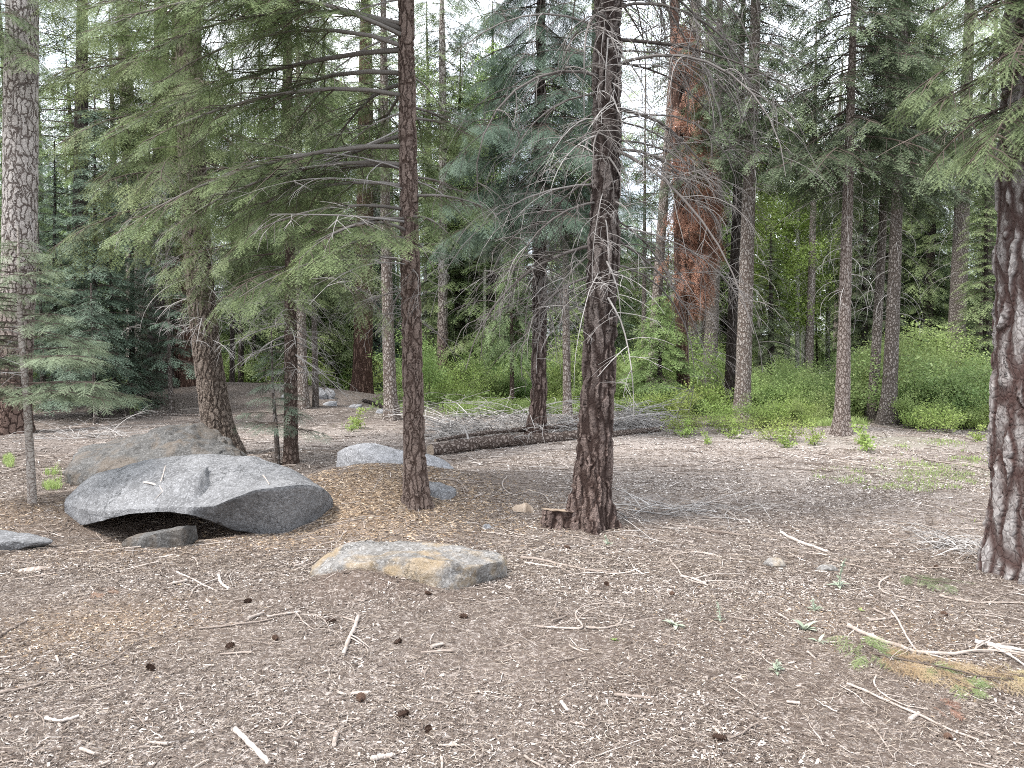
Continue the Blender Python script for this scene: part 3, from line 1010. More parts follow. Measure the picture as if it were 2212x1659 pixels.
tP = tree('fir_tree', 'small thin stemmed fir with dull drooping boughs left of the blue green fir',
          [(1106, 880, 11), (1106, 800, 9), (1105, 700, 7), (1105, 540, 4)], 'bark_brown', flare=.1,
          crown=dict(z=(1.5, 4.6), n=40, Lmax=.95, Lmin=.2, e0=-.05, e1=-1.0, lod=2, fl=.32, tint=.42, mat='fir', droop2=.5, curl=.4, prof=lambda u: (1 - .8 * u)), top=4.9, short='drooping fir')
tQ = tree('dead_fir', 'dying tree hung with clumps of rust brown dead needles',
          [(1478, 872, 30), (1475, 800, 27), (1470, 600, 25), (1464, 300, 22), (1456, 0, 18)], 'bark_red', d=18.5, flare=.15,
          crown=dict(z=(2.8, 9.4), n=150, Lmax=1.35, Lmin=.3, e0=-.1, e1=-1.2, t0=.3, lod=2, fl=.30, tint=.52, mat='rust', keep=.85, dens=1.3, keep_b=.74, step=.15, vary=.5, droop2=.7, curl=.5, az=lambda r: r.normal(-.35, .8),
                     prof=lambda u: .55 + .45 * sin(pi * min(1, u * 1.1))),
          dead=[dict(z=(2.5, 10), n=56, Lmax=1.5, e0=.0, e1=-1.2, n2=9, l2=.45, tint=.35, r0=.010, mat='twig_brown')], top=14, short='rusty dying tree', cat='tree')
tQ2 = tree('dead_pine', 'leaning bleached trunk shedding bark just left of the rusty dying tree',
           [(1405, 872, 24), (1415, 700, 21), (1430, 480, 20), (1447, 250, 17), (1462, 0, 14)], 'bark_light', d=20, flare=.1,
           dead=[dict(z=(3, 10), n=40, Lmax=1.4, e0=.1, e1=-1.0, n2=8, l2=.5, tint=.38, r0=.010, mat='twig_brown')], top=13, short='leaning bleached trunk')
tR2 = tree('fir_tree', 'broad grey trunk behind shrubs right of the rusty dying tree',
           [(1530, 858, 40), (1534, 790, 30), (1538, 700, 26), (1545, 500, 24), (1552, 200, 19)], 'bark_grey', d=22.5, flare=.2,
           dead=[dict(z=(2.6, 9), n=50, Lmax=1.5, e0=.0, e1=-1.2, n2=7, l2=.45, tint=.55, r0=.008, sub=False)],
           crown=dict(z=(6.5, 13), n=30, Lmax=1.7, lod=2, fl=.5, tint=.3, mat='fir_dark', keep=.7), top=15, short='broad grey trunk')
tR3 = tree('fir_tree', 'dark grey trunk close behind the tall pale grey fir',
           [(1577, 876, 32), (1579, 800, 25), (1582, 700, 22), (1590, 500, 20), (1600, 200, 15)], 'bark_dark', d=19.5, flare=.2,
           dead=[dict(z=(2.4, 8), n=40, Lmax=1.2, e0=.0, e1=-1.4, n2=6, l2=.4, tint=.55, r0=.008, sub=False)],
           crown=dict(z=(5.5, 11), n=30, Lmax=1.5, lod=2, fl=.45, tint=.3, mat='fir_dark', keep=.7), top=13, short='dark grey trunk')
tW = tree('fir_tree', 'thin pale banded trunk in front of the yellow green aspens',
          [(1746, 805, 20), (1749, 720, 17), (1752, 650, 16), (1756, 480, 13), (1760, 250, 9)], 'bark_light', d=25,
          dead=[dict(z=(2.0, 8), n=36, Lmax=1.0, e0=.0, e1=-1.6, n2=5, l2=.4, tint=.62, r0=.008, sub=False)],
          crown=dict(z=(6.5, 11), n=26, Lmax=1.3, lod=2, fl=.45, tint=.36, mat='fir', keep=.7), top=12, short='thin banded trunk')
tI = tree('pine_tree', 'pale grey trunk with a scarred foot beside the two white rocks',
          [(655, 885, 30), (653, 830, 23), (651, 700, 20), (647, 560, 17), (645, 300, 13)], 'bark_light', d=18, flare=.15,
          dead=[dict(z=(2.6, 6), n=30, Lmax=1.0, e0=.0, e1=-.9, n2=7, l2=.35, tint=.55, r0=.007, sub=False)],
          crown=dict(z=(4.5, 9.5), n=36, Lmax=1.5, lod=2, fl=.45, tint=.36, mat='fir', keep=.8), top=11, short='scarred pale trunk')
tI2 = tree('fir_tree', 'very slim grey trunk immediately left of the white rocks',
           [(682, 882, 16), (681, 800, 14), (679, 700, 12), (676, 480, 9)], 'bark_grey', d=18.3, flare=.1,
           crown=dict(z=(2.9, 7), n=40, Lmax=1.1, lod=2, fl=.4, tint=.36, mat='fir', keep=.85), top=7.6, short='slim grey trunk')
tJ = tree('pine_tree', 'mottled pale trunk with a rotten notch at its foot left of the tall limbed fir',
          [(846, 907, 36), (843, 850, 28), (838, 700, 24), (833, 500, 21), (830, 200, 16)], 'bark_light', flare=.2, hero=True, seg=48,
          dead=[dict(z=(2.4, 6), n=24, Lmax=1.0, e0=.0, e1=-.9, n2=7, l2=.35, tint=.55, r0=.007, sub=False)],
          crown=dict(z=(5.0, 10), n=40, Lmax=1.6, lod=2, fl=.45, tint=.4, mat='fir', keep=.8), top=12, short='mottled pale trunk')
tK = tree('cedar_tree', 'stout reddish cedar trunk wrapped in grey dead twigs in the middle distance',
          [(782, 848, 48), (783, 800, 43), (785, 700, 41), (788, 500, 37), (790, 200, 32)], 'bark_red', d=22.5, flare=.15, hero=True, seg=56,
          dead=[dict(z=(2.6, 7.5), n=60, Lmax=1.4, e0=.1, e1=-1.3, n2=10, l2=.55, tint=.62, r0=.009, sub=True)],
          crown=dict(z=(6, 13), n=40, Lmax=2.2, lod=2, fl=.5, tint=.36, mat='fir', keep=.8), top=16, short='reddish cedar')
tL = tree('pine_tree', 'tall reddish pine with pale upper trunk right of the tall limbed fir',
          [(955, 825, 26), (956, 750, 23), (957, 600, 21), (957, 300, 18), (955, 80, 14)], 'bark_pale', d=27, flare=.15,
          dead=[dict(z=(3, 9), n=20, Lmax=1.2, e0=.0, e1=-.6, n2=6, l2=.4, tint=.5, r0=.009, sub=False)],
          crown=dict(z=(5, 14), n=80, Lmax=1.9, Lmin=.5, e0=-.05, e1=-.35, lod=2, fl=.5, tint=.46, mat='fir', keep=.7, prof=lambda u: 1 - .4 * u), top=16, short='pale topped pine')
tZ1 = tree('cedar_tree', 'huge old cedar trunk with a dark split flared foot on the left rise',
           [(340, 852, 72), (343, 820, 60), (346, 760, 54), (350, 600, 49), (352, 400, 43), (350, 200, 36)], 'bark_dark', d=20, flare=.35, hero=True, seg=80,
           dead=[dict(z=(2.6, 8), n=50, Lmax=2.4, e0=.15, e1=-1.5, n2=10, l2=.6, tint=.60, r0=.012, sub=True)],
           crown=dict(z=(5.5, 12), n=40, Lmax=2.6, lod=2, fl=.55, tint=.34, mat='fir', keep=.8, l2max=1.0), top=15, short='huge old cedar')
tZ2 = tree('cedar_tree', 'second old cedar trunk pressed against the huge one behind the leaning fir',
           [(402, 852, 60), (400, 810, 55), (398, 760, 50), (395, 600, 46), (390, 300, 40)], 'bark_red', d=20.4, flare=.3, hero=True, seg=72, top=14,
           crown=dict(z=(5.5, 12), n=30, Lmax=2.4, lod=2, fl=.55, tint=.34, mat='fir', keep=.8, l2max=1.0))
tT1 = tree('fir_tree', 'dark fir with level bare boughs against the sky behind the cream barked pine',
           [(170, 872, 36), (172, 600, 31), (175, 300, 27), (178, 0, 20)], 'bark_dark', d=19, flare=.2, hero=True, seg=48,
           dead=[dict(z=(5.0, 9), n=40, Lmax=2.0, e0=.05, e1=-.4, n2=9, l2=.6, tint=.25, r0=.016, sub=False, mat='twig_brown')],
           crown=dict(z=(6.2, 13), n=60, Lmax=2.6, e0=.05, e1=-.4, lod=2, fl=.5, tint=.34, mat='fir_warm', keep=.7, l2max=.9, t0=.35), top=16, short='level boughed fir')

for (x, y, w, hh, lab, sh) in [
        (97, 887, 14, 4.2, 'little crooked fir stem behind the flat needled sapling', None), (142, 866, 11, 4.0, 'little fir stem in the shade behind the sapling, set far back', None),
        (208, 916, 11, 2.6, 'short leaning fir sapling stem ahead of the blue green spruces', None), (251, 892, 12, 5.0, 'straight thin fir stem below the blue green spruces', None),
        (372, 892, 12, 5.5, 'slim straight fir stem in front of the huge old cedar', 'slim stem')]:
    tree('young_fir', lab, [(x, y, w), (x - 4, y - 60, w * .8), (x - 6, y - 120, w * .6)], 'bark_grey', flare=.1,
         crown=dict(z=(1.15, hh), n=34, Lmax=.85, Lmin=.15, e0=.0, e1=-.45, lod=2, fl=.30, tint=.42, mat='spruce_blue', prof=lambda u: 1 - .85 * u, t0=.15), top=hh + .25, short=sh)
for (x, y, w, dd, lab, sh) in [
        (501, 838, 11, 22, 'dark slim trunk right of the leaning rough fir', 'dark slim trunk'), (520, 832, 12, 25, 'second dark slim trunk right of the leaning rough fir, farther back', None),
        (548, 830, 9, 27, 'thin shaded trunk halfway between the leaning fir and the slim dark fir', None),
        (712, 825, 12, 27, 'shaded thin trunk above the white rocks', None), (1000, 790, 8, 29, 'thin grey trunk right of the pale topped pine', None),
        (1285, 838, 11, 27, 'thin grey trunk partly behind the stout furrowed pine', None), (1390, 850, 13, 24, 'short grey trunk under the bright yellow green fir', None)]:
    tree('fir_tree', lab, [(x, y, w), (x + 1, y - 120, w * .85), (x + 2, y - 320, w * .6)], 'bark_dark' if x < 560 else 'bark_grey', d=dd, flare=.1,
         crown=dict(z=(3.5, 9), n=36, Lmax=1.3, lod=2, fl=.5, tint=.36, mat='fir', keep=.8),
         dead=[dict(z=(1.8, 4.5), n=16, Lmax=.9, e0=0, e1=-.9, n2=5, l2=.3, tint=.5, r0=.006, sub=False)], top=10, short=sh)

# aspens
def aspen(x, y, w, d, ztop, zc, label, short=None, mat='leaf_pale', nleaf=13000, rr=1.7, trunkmat='bark_aspen'):
    tr = Trunk([(x, y, w), (x + 1, y - 200, w * .85), (x + 3, y - 480, w * .55)], d, ztop, .1)
    root = empty('aspen_tree', tr.base, label, 'tree', None)
    if short:
        NAMED.append((x, short))
    tm = MB()
    tr.mesh(tm, 12, .12, .03, 5, int(x) % 7)
    cm = MB()
    nb = 46
    Pall, Rall, O = [], [], []
    for i in range(nb):
        z = zc + (ztop - .4 - zc) * (i + rng.random()) / nb
        Lb = rr * (.55 + .6 * sin(pi * min(1, .15 + (z - zc) / (ztop - zc)))) * rng.uniform(.5, 1.0)
        P = arc(tr.at(z), i * 2.4 + rng.normal(0, .4), Lb, .7, .1, 6, 1, .2)
        Pall.append(P)
        Rall.append(.012 * np.linspace(1, .25, 6))
        k = nleaf // nb
        p, _ = sample_line(P, rng.uniform(.25, 1, k) ** .8)
        cl = rng.normal(0, .2, (6, 3))[rng.integers(0, 6, k)]
        O.append(p + cl + rng.normal(0, .09, (k, 3)))
    v, q = tubes(np.array(Pall), np.array(Rall), 4)
    tm.add(v, q, mat=0)
    leaves(cm, np.concatenate(O), .085, .50)
    tm.build('trunk', M[trunkmat], root, tr.base)
    cm.build('crown', M[mat], root, tr.base, smooth=False)
    return root


def leaves(mb, O, size, tint, mat=0, flat=.6, spread=.16):
    n = len(O)
    X = norm(rng.normal(0, 1, (n, 3)) * np.array([1, 1, flat]))
    U = norm(rng.normal(0, .6, (n, 3)) + np.array([0, 0, 1.]))
    Y = norm(np.cross(U, X))
    s = size * rng.uniform(.6, 1.25, n)[:, None]
    Zd = np.array([0, 0, -1.]) * s * .25
    V = np.stack([O - X * s * .5, O + Y * s * .36, O + X * s * .55 + Zd, O - Y * s * .36], 1).reshape(-1, 3)
    mb.add(V, np.arange(4 * n).reshape(-1, 4), mat=mat, tint=np.repeat(np.clip(tint + rng.normal(0, spread, n), 0, 1), 4))


for (x, y, w, d, zt_, zc, lab, sh) in [
        (1700, 800, 12, 27, 9.5, 2.2, 'yellow green aspen behind the thin banded trunk, left of it', 'yellow green aspens'), (1668, 790, 10, 29, 10.5, 3.0, 'yellow green aspen showing over the small dark fir', None),
        (1788, 800, 11, 28, 9.0, 2.4, 'yellow green aspen between the thin banded trunk and the slender lone fir', None),
        (1735, 775, 9, 36, 12.0, 3.0, 'farthest yellow green aspen under the pale sky gap', None),
        (1642, 785, 9, 31, 9.0, 2.2, 'yellow green aspen close right of the tall pale grey fir', None), (1722, 800, 10, 26, 7.0, 1.8, 'short yellow green aspen just left of the thin banded trunk', None),
        (985, 790, 9, 38, 12.0, 3.0, 'leafy green aspen behind the pale topped pine, right side', None), (1250, 790, 9, 40, 10.0, 2.5, 'leafy green aspen far behind the thin grey fir', None),
        (1027, 808, 9, 30, 12.0, 6.0, 'white stemmed aspen standing in bright shrubs in the middle distance', 'white stemmed aspen'),
        (1012, 790, 7, 33, 11.0, 5.5, 'thinner white stemmed aspen close behind its twin', None),
        (270, 800, 8, 36, 9.0, 1.5, 'green leafy aspen showing between the blue green spruces', None)]:
    aspen(x, y, w, d, zt_, zc, lab, sh, 'leaf_pale' if x > 1500 else 'leaf')

for (x, d, zt_, zc, lab) in [(1046, 27, 12, 5.0, 'slim pale aspen stem right of the white stemmed pair'), (1078, 31, 13, 4.5, 'slim pale aspen left of the small drooping fir, far back'),
                             (1190, 29, 12, 5.5, 'slim pale aspen between the tiered fir and the thin grey fir'), (1248, 33, 11, 4.0, 'slim pale aspen just left of the furrowed pine, far back'),
                             (918, 31, 13, 4.5, 'slim pale aspen close right of the tall limbed fir, far back'), (735, 30, 12, 4.5, 'slim pale aspen left of the reddish cedar, far back'),
                             (578, 33, 12, 4.0, 'slim pale aspen left of the slim dark fir, far back'), (1512, 31, 11, 4.5, 'slim pale aspen just left of the broad grey trunk'),
                             (1970, 33, 11, 3.0, 'slim yellow green aspen between the scarred fir and the large grey fir'), (2115, 34, 12, 3.0, 'slim yellow green aspen left of the thick plated pine')]:
    aspen(x, 800, 8, d, zt_, zc, lab, None, 'leaf', nleaf=7500)

# dense small firs of the middle distance
def small_fir(name, x, ybase, ytop, w, d, label, mat, lod=2, short=None, n=70, tint=.42, e0=.1, e1=-.3, fl=.4):
    zt_ = px_height(x, ytop, d)
    Lm = .5 * w / F * d
    return tree(name, label, [(x, ybase, 14), (x, (ybase + ytop) / 2, 9), (x, ytop + 20, 3)], 'bark_dark', d=d, flare=.1,
                crown=dict(z=(.45, zt_), n=n, Lmax=Lm, Lmin=.12, e0=e0, e1=e1, lod=lod, fl=fl, tint=tint, mat=mat, prof=lambda u: (1 - u) ** .85, t0=.12, step=.15, keep=.95), top=zt_ + .1, short=short)


small_fir('spruce_tree', 205, 862, 235, 215, 16.5, 'tall dense blue green spruce, the largest of the spruces at left', 'spruce_blue', n=100, short='blue green spruces', lod=2, fl=.42)
small_fir('spruce_tree', 118, 866, 330, 180, 18.5, 'dense blue green spruce just right of the cream barked pine', 'spruce_blue', n=80)
small_fir('spruce_tree', 285, 858, 350, 170, 18.0, 'dense blue green spruce left of the huge old cedar', 'spruce_blue', n=80)
small_fir('fir_tree', 1665, 790, 515, 125, 25, 'small dense dark fir in front of the yellow green aspens', 'fir_dark', tint=.55, short='small dark fir')
small_fir('fir_tree', 1425, 880, 640, 190, 18.0, 'bright yellow green young fir behind the stout furrowed pine', 'fir_bright', tint=.45, e1=-.5, n=50, short='bright young fir')
small_fir('fir_tree', 1868, 800, 330, 190, 25, 'broad dark fir behind the slender lone fir', 'fir_dark', n=90, short='broad dark fir', tint=.4)
small_fir('fir_tree', 2000, 800, 420, 210, 27, 'broad dark fir between the scarred grey fir and the large grey fir', 'fir_dark', n=90, tint=.5)
small_fir('fir_tree', 2130, 830, 300, 170, 21, 'light green fir close left of the thick plated pine', 'fir', n=80, tint=.55)
small_fir('fir_tree', 2240, 830, 200, 200, 24, 'dark green fir mostly hidden by the thick plated pine', 'fir', n=80)
small_fir('fir_tree', 1280, 850, 700, 80, 21, 'low shaded fir bush beside the thin grey fir', 'fir', n=40)
small_fir('fir_tree', -60, 880, 250, 220, 16, 'green fir cut by the left edge of the view', 'fir', n=70)

# flat needled sapling at the left front
fp = [(70, 1087, 19), (66, 1000, 17), (62, 930, 16), (57, 850, 15), (48, 760, 13), (43, 690, 12), (42, 620, 8), (40, 530, 4)]
tF = tree('fir_sapling', 'thin smooth fir sapling with flat pale green boughs left of the big boulder', fp, 'bark_sapling', hero=True, flare=.06, seg=30,
          crown=dict(z=(1.0, 2.52), n=52, Lmax=1.02, Lmin=.18, e0=.16, e1=-.10, t0=.25, step=.075, lod=0, fl=.22, tint=.55, mat='fir_pale', l2max=.34, droop2=.12, curl=.16, tilt=.42, r0=.009,
                     prof=lambda u: (1 - u) ** .75, az=lambda r: (0 if r.random() < .5 else pi) + r.normal(0, .65)),
          dead=[dict(z=(1.15, 1.75), n=9, Lmax=.45, e0=.3, e1=-.2, r0=.007, n2=3, l2=.2, tint=.75, az=lambda r: pi + r.normal(0, .5), sub=False)], top=2.66, zmax=2.66)
tG = tree('fir_sapling', 'spindly dark fir sapling behind the right shoulder of the big boulder',
          [(600, 1004, 13), (597, 930, 10), (590, 860, 7), (588, 790, 4), (587, 735, 2)], 'bark_grey', hero=True, flare=.05, seg=20,
          crown=dict(z=(.45, 1.6), n=18, Lmax=.68, Lmin=.1, e0=.1, e1=-.25, t0=.2, step=.08, lod=0, fl=.22, tint=.40, mat='spruce_blue', l2max=.3, droop2=.12, tilt=.4, r0=.006,
                     prof=lambda u: (1 - u) ** 1.3), top=1.75, zmax=1.75)


# ------------------------------------------------------------------ trees far behind: built once each, then copied
def proto(name, cat, h, Lm, z0, n, mat, barkm, r0, lod=2, fl=.5, tint=.4, e0=.05, e1=-.4, keep=.85, dead=0, pf=lambda u: (1 - u) ** .8):
    root = empty(name, (0, 0, 0), 'x', cat)
    tm, cm = MB(), MB()
    zz = np.linspace(-.4, h, 26)
    ang = np.arange(9) * 2 * pi / 9
    ph = rng.uniform(0, 6)
    cxz = .10 * np.sin(zz * .35 + ph)
    R = r0 * np.clip(1 - zz / h, .03, 1) ** .8 + .12 * r0 * np.exp(-zz / .3).clip(0, 1.5)
    V = np.stack([cxz[:, None] + R[:, None] * np.cos(ang), R[:, None] * np.sin(ang) + 0 * cxz[:, None], zz[:, None] + 0 * ang[None]], -1)
    b = (np.arange(25) * 9)[:, None]
    j = np.arange(9)[None]
    tm.add(V.reshape(-1, 3), np.stack([b + j, b + (j + 1) % 9, b + 9 + (j + 1) % 9, b + 9 + j], -1).reshape(-1, 4))
    for i in range(n):
        u = (i + rng.random()) / n
        z = z0 + (h - z0) * u
        Lb = max(.25, Lm * pf(u)) * rng.uniform(.6, 1.2)
        P = arc(np.array([np.interp(z, zz, cxz), 0, z]), i * 2.399 + rng.normal(0, .4), Lb, e0 + rng.normal(0, .12), e1 + rng.normal(0, .15), 6, 1, .06)
        leafy_branch(cm, P, Lb, lod, fl, .15, .24, .9, .45, tint=tint + rng.normal(0, .08), keep=keep, droop2=.25, curl=.25, wood=False)
        v, q = tubes(P[None], (.018 * (.4 + .6 * Lb / Lm) * np.linspace(1, .25, 6))[None], 3)
        tm.add(v, q)
    if dead:
        for i in range(dead):
            z = rng.uniform(1.5, z0 + 2)
            Lb = rng.uniform(.5, 1.5)
            P = arc(np.array([np.interp(z, zz, cxz), 0, z]), rng.uniform(0, 6.3), Lb, 0, -1.1, 8, 1, .1)
            dead_branch(tm, P, Lb, .011, 6, .4, -.8, .5, sub=False, S=3)
    tm.build('trunk', M[barkm], root)
    cm.build('crown', [M[mat], M['twig_brown']], root, smooth=False)
    return root


PROTO = {
    'green': proto('far_fir', 'tree', 15, 2.2, 1.2, 95, 'fir_far_haze', 'bark_dark', .22, tint=.45),
    'dark': proto('far_fir', 'tree', 17, 2.0, 2.5, 90, 'fir_dark', 'bark_dark', .24, tint=.5, dead=20),
    'blue': proto('far_spruce', 'tree', 12, 1.9, .5, 95, 'spruce_blue', 'bark_dark', .18, tint=.5),
    'pale': proto('far_pine', 'tree', 18, 2.0, 6.5, 60, 'fir_far_haze', 'bark_light', .25, tint=.55, keep=.7, dead=30, pf=lambda u: 1 - .6 * u),
    'bright': proto('far_fir', 'tree', 11, 1.9, .7, 80, 'fir_bright', 'bark_grey', .15, tint=.45),
}
PH = {'green': 15, 'dark': 17, 'blue': 12, 'pale': 18, 'bright': 11}
WORD = {'green': 'green fir', 'dark': 'dark fir', 'blue': 'blue green spruce', 'pale': 'pale trunked pine', 'bright': 'light green fir'}
NAMED.sort()
first = set()


def far_tree(kind, xpx, d, h):
    root = PROTO[kind]
    px = (xpx - CX) / F * d
    sc = h / PH[kind]
    loc = (px, d, H(px, d) - .1)
    lx = [n for n in NAMED if n[0] <= xpx]
    rx_ = [n for n in NAMED if n[0] > xpx]
    if lx and rx_:
        where = 'between the %s and the %s' % (lx[-1][1], rx_[0][1])
    elif lx:
        where = 'beyond the %s, toward the right edge' % lx[-1][1]
    else:
        where = 'beyond the %s, toward the left edge' % rx_[0][1]
    far = 'far' if d < 44 else 'farthest'
    lab = '%s %s %s' % (far, WORD[kind], where)
    rot = rng.uniform(0, 6.28)
    s3 = (sc * rng.uniform(.95, 1.3), ) * 2 + (sc, )
    if kind not in first:
        first.add(kind)
        root.location, root.rotation_euler, root.scale = loc, (0, 0, rot), s3
        root['label'], root['group'] = lab, lab
    else:
        copy_tree(root, loc, rot, s3, lab, lab)


kinds = ['green', 'dark', 'green', 'pale', 'bright', 'green', 'bright', 'blue']
for x in np.arange(1305, 1500, 17):
    dd = rng.uniform(40, 54)
    far_tree(['green', 'bright', 'dark', 'bright'][rng.integers(0, 4)], x, dd, 1.55 + (750 - rng.uniform(440, 560)) / F * dd)
for d, step, jit in ((27, 100, 30), (34, 84, 26), (43, 74, 24), (55, 68, 22), (68, 66, 20)):
    for xp in np.arange(-330, 2560, step):
        x = xp + rng.normal(0, jit)
        dd = d * rng.uniform(.92, 1.08)
        k = kinds[rng.integers(0, len(kinds))]
        hh = rng.uniform(.75, 1.2) * PH[k]
        gap = 1322 < x < 1475 or 1635 < x < 1800
        if gap:
            if d < 40:
                if rng.random() < .85 or x < 1500:
                    continue
                k = 'bright' if x > 1600 else k
                hh = (1.55 + (750 - rng.uniform(560, 660)) / F * dd)
            else:
                lim = rng.uniform(470, 580) if x < 1600 else rng.uniform(320, 430)
                hh = (1.55 + (750 - lim) / F * dd)
                k = 'green' if k == 'pale' else k
        elif 920 < x < 1300 and d > 30:
            hh *= rng.uniform(.75, 1.05)
        if 880 < x < 1260 and d < 30 and rng.random() < .6:
            continue
        far_tree(k, x, dd, hh)

# ------------------------------------------------------------------ rocks
def catmull_closed(P, n):
    P = np.asarray(P, float)
    m = len(P)
    t = np.linspace(0, m, n, endpoint=False)
    i = t.astype(int)
    u = (t - i)[:, None]
    p0, p1, p2, p3 = P[(i - 1) % m], P[i % m], P[(i + 1) % m], P[(i + 2) % m]
    return .5 * (2 * p1 + (p2 - p0) * u + (2 * p0 - 5 * p1 + 4 * p2 - p3) * u ** 2 + (3 * p1 - p0 - 3 * p2 + p3) * u ** 3)


def rock(name, label, rim, crest, mat, pw=2.2, bulge=.04, rough=.03, n=180, under=.12, seed=1, facet=.03, cat='boulder', hollow=.0, planes=5, qlo=.88):
    """rim: (x, d, y_top, y_bottom) round the stone; crest: two (x, y, d) points of the top ridge"""
    T, B = [], []
    for (x, d, yt, yb, *db) in rim:
        T.append(at(x, yt, d))
        B.append(at(x, yb, db[0] if db else d))
    T, B = catmull_closed(T, n), catmull_closed(B, n)
    cp = np.array([at(*c) for c in crest])
    ab = (cp[-1] - cp[0])[:2]
    pr = lambda q: ((q[:, :2] - cp[0][:2]) @ ab) / max(1e-6, ab @ ab)
    u = np.clip(pr(T), 0, 1)
    C = np.stack([np.interp(u, pr(cp), cp[:, k]) for k in range(3)], -1)
    rings = []
    nt_, ns, nu = 34, 14, 14
    for k in range(nt_):
        t = k / (nt_ - 1)
        p = C + (T - C) * t
        p[:, 2] = T[:, 2] + (C[:, 2] - T[:, 2]) * (1 - t ** pw)
        rings.append(p)
    mid = T.mean(0)
    outv = norm((T - mid) * np.array([1, 1, 0]))
    for k in range(1, ns + 1):
        t = k / ns
        p = T + (B - T) * t + outv * bulge * sin(pi * t)
        rings.append(p)
    bc = B.mean(0)
    for k in range(1, nu + 1):
        t = k / nu
        p = B + (bc - B) * t
        p[:, 2] = B[:, 2] + hollow * sin(pi * .5 * min(1, t * 1.6)) - under * (t if hollow == 0 else 0)
        rings.append(p)
    V = np.array(rings)
    K = len(rings)
    V = V.reshape(-1, 3)
    cen = (V.max(0) + V.min(0)) / 2
    dirn = norm((V - cen) / (V.max(0) - V.min(0) + 1e-6))
    s = V * 1.0
    d1 = fbm(s * 2.4 + seed, 3, seed)
    d2 = fbm(s * 9 + seed, 4, seed + 3)
    rid = 1 - np.abs(vnoise(s * np.array([3.5, 3.5, 6.0]) + seed * 2, seed + 5))
    rr_ = np.random.default_rng(seed)
    for kk in range(planes):
        nrm = norm(rr_.normal(0, 1, 3) * np.array([1, 1, .8]) + np.array([0, -.35, .25]))
        dt = V @ nrm
        hq = np.quantile(dt, rr_.uniform(qlo, .985))
        V = V - np.maximum(0, dt - hq)[:, None] * nrm * .85
    V = V + dirn * (facet * d1 + rough * .5 * d2 - rough * .9 * (rid > .93) * .35)[:, None]
    base = (np.arange(K - 1) * n)[:, None]
    j = np.arange(n)[None]
    j2 = (j + 1) % n
    q = np.stack([base + j, base + n + j, base + n + j2, base + j2], -1).reshape(-1, 4)
    b = MB()
    b.add(V, q)
    org = np.array([cen[0], cen[1], V[:, 2].min()])
    o = b.build(name, M[mat], None, org)
    return tag(o, label, cat)


rock('boulder', 'big grey granite slab overhanging a dark hollow, the largest boulder',
     [(138, 7.0, 1084, 1112), (165, 6.8, 1096, 1134), (225, 6.55, 1104, 1124), (285, 6.4, 1100, 1110), (350, 6.28, 1097, 1106), (410, 6.2, 1095, 1112), (458, 6.12, 1094, 1126, 6.3),
      (480, 6.05, 1086, 1136, 6.35), (510, 6.0, 1074, 1148, 6.35), (555, 5.93, 1058, 1160, 6.3), (610, 5.95, 1050, 1172, 6.22), (640, 6.02, 1047, 1166, 6.3), (680, 6.25, 1050, 1148, 6.45), (708, 6.55, 1064, 1126, 6.65), (720, 6.8, 1084, 1116), (690, 7.3, 1062, 1090), (610, 7.7, 1028, 1065), (500, 7.9, 1012, 1050),
      (380, 7.9, 1008, 1050), (260, 7.7, 1022, 1062), (175, 7.35, 1052, 1085)],
     [(215, 1020, 7.22), (310, 994, 7.22), (430, 981, 7.22), (550, 986, 7.16), (610, 1008, 7.1)], 'granite', pw=1.45, bulge=.0, rough=.016, n=320, facet=.010, hollow=.30, seed=3, planes=0)
rock('boulder', 'brown grey weathered boulder with slanting layers behind the big granite slab',
     [(128, 8.9, 1028, 1062), (165, 8.5, 1010, 1060), (240, 8.2, 1012, 1060), (330, 8.1, 1015, 1060), (430, 8.2, 1005, 1050), (500, 8.5, 995, 1035), (526, 9.0, 980, 1010), (500, 9.8, 945, 985), (420, 10.2, 930, 970),
      (300, 10.2, 945, 980), (190, 9.8, 965, 1000), (140, 9.3, 995, 1030)],
     [(195, 975, 9.2), (300, 938, 9.3), (432, 914, 9.4), (490, 940, 9.3)], 'granite_dark', pw=1.5, bulge=.05, rough=.05, facet=.06, seed=8, n=200)
rock('stone', 'wedge shaped stone lying in the hollow under the big granite slab',
     [(256, 5.85, 1176, 1186), (300, 5.78, 1166, 1188), (350, 5.75, 1152, 1190), (400, 5.75, 1142, 1190), (422, 5.82, 1138, 1180), (424, 6.05, 1134, 1160), (380, 6.1, 1140, 1165), (310, 6.05, 1158, 1172)],
     [(330, 1154, 5.9), (405, 1136, 5.95)], 'granite_dark', pw=3, bulge=.01, rough=.014, facet=.012, seed=5, n=100, cat='stone')
rock('stone', 'flat pointed grey stone half buried at the left edge of the picture',
     [(-60, 5.85, 1165, 1195), (20, 5.8, 1168, 1190), (70, 5.85, 1168, 1178), (114, 5.95, 1166, 1174), (80, 6.1, 1156, 1168), (10, 6.2, 1146, 1170), (-60, 6.2, 1140, 1170)],
     [(-50, 1143, 6.0), (20, 1150, 6.0)], 'granite', pw=2, bulge=.01, rough=.014, facet=.012, seed=6, n=100, cat='stone')
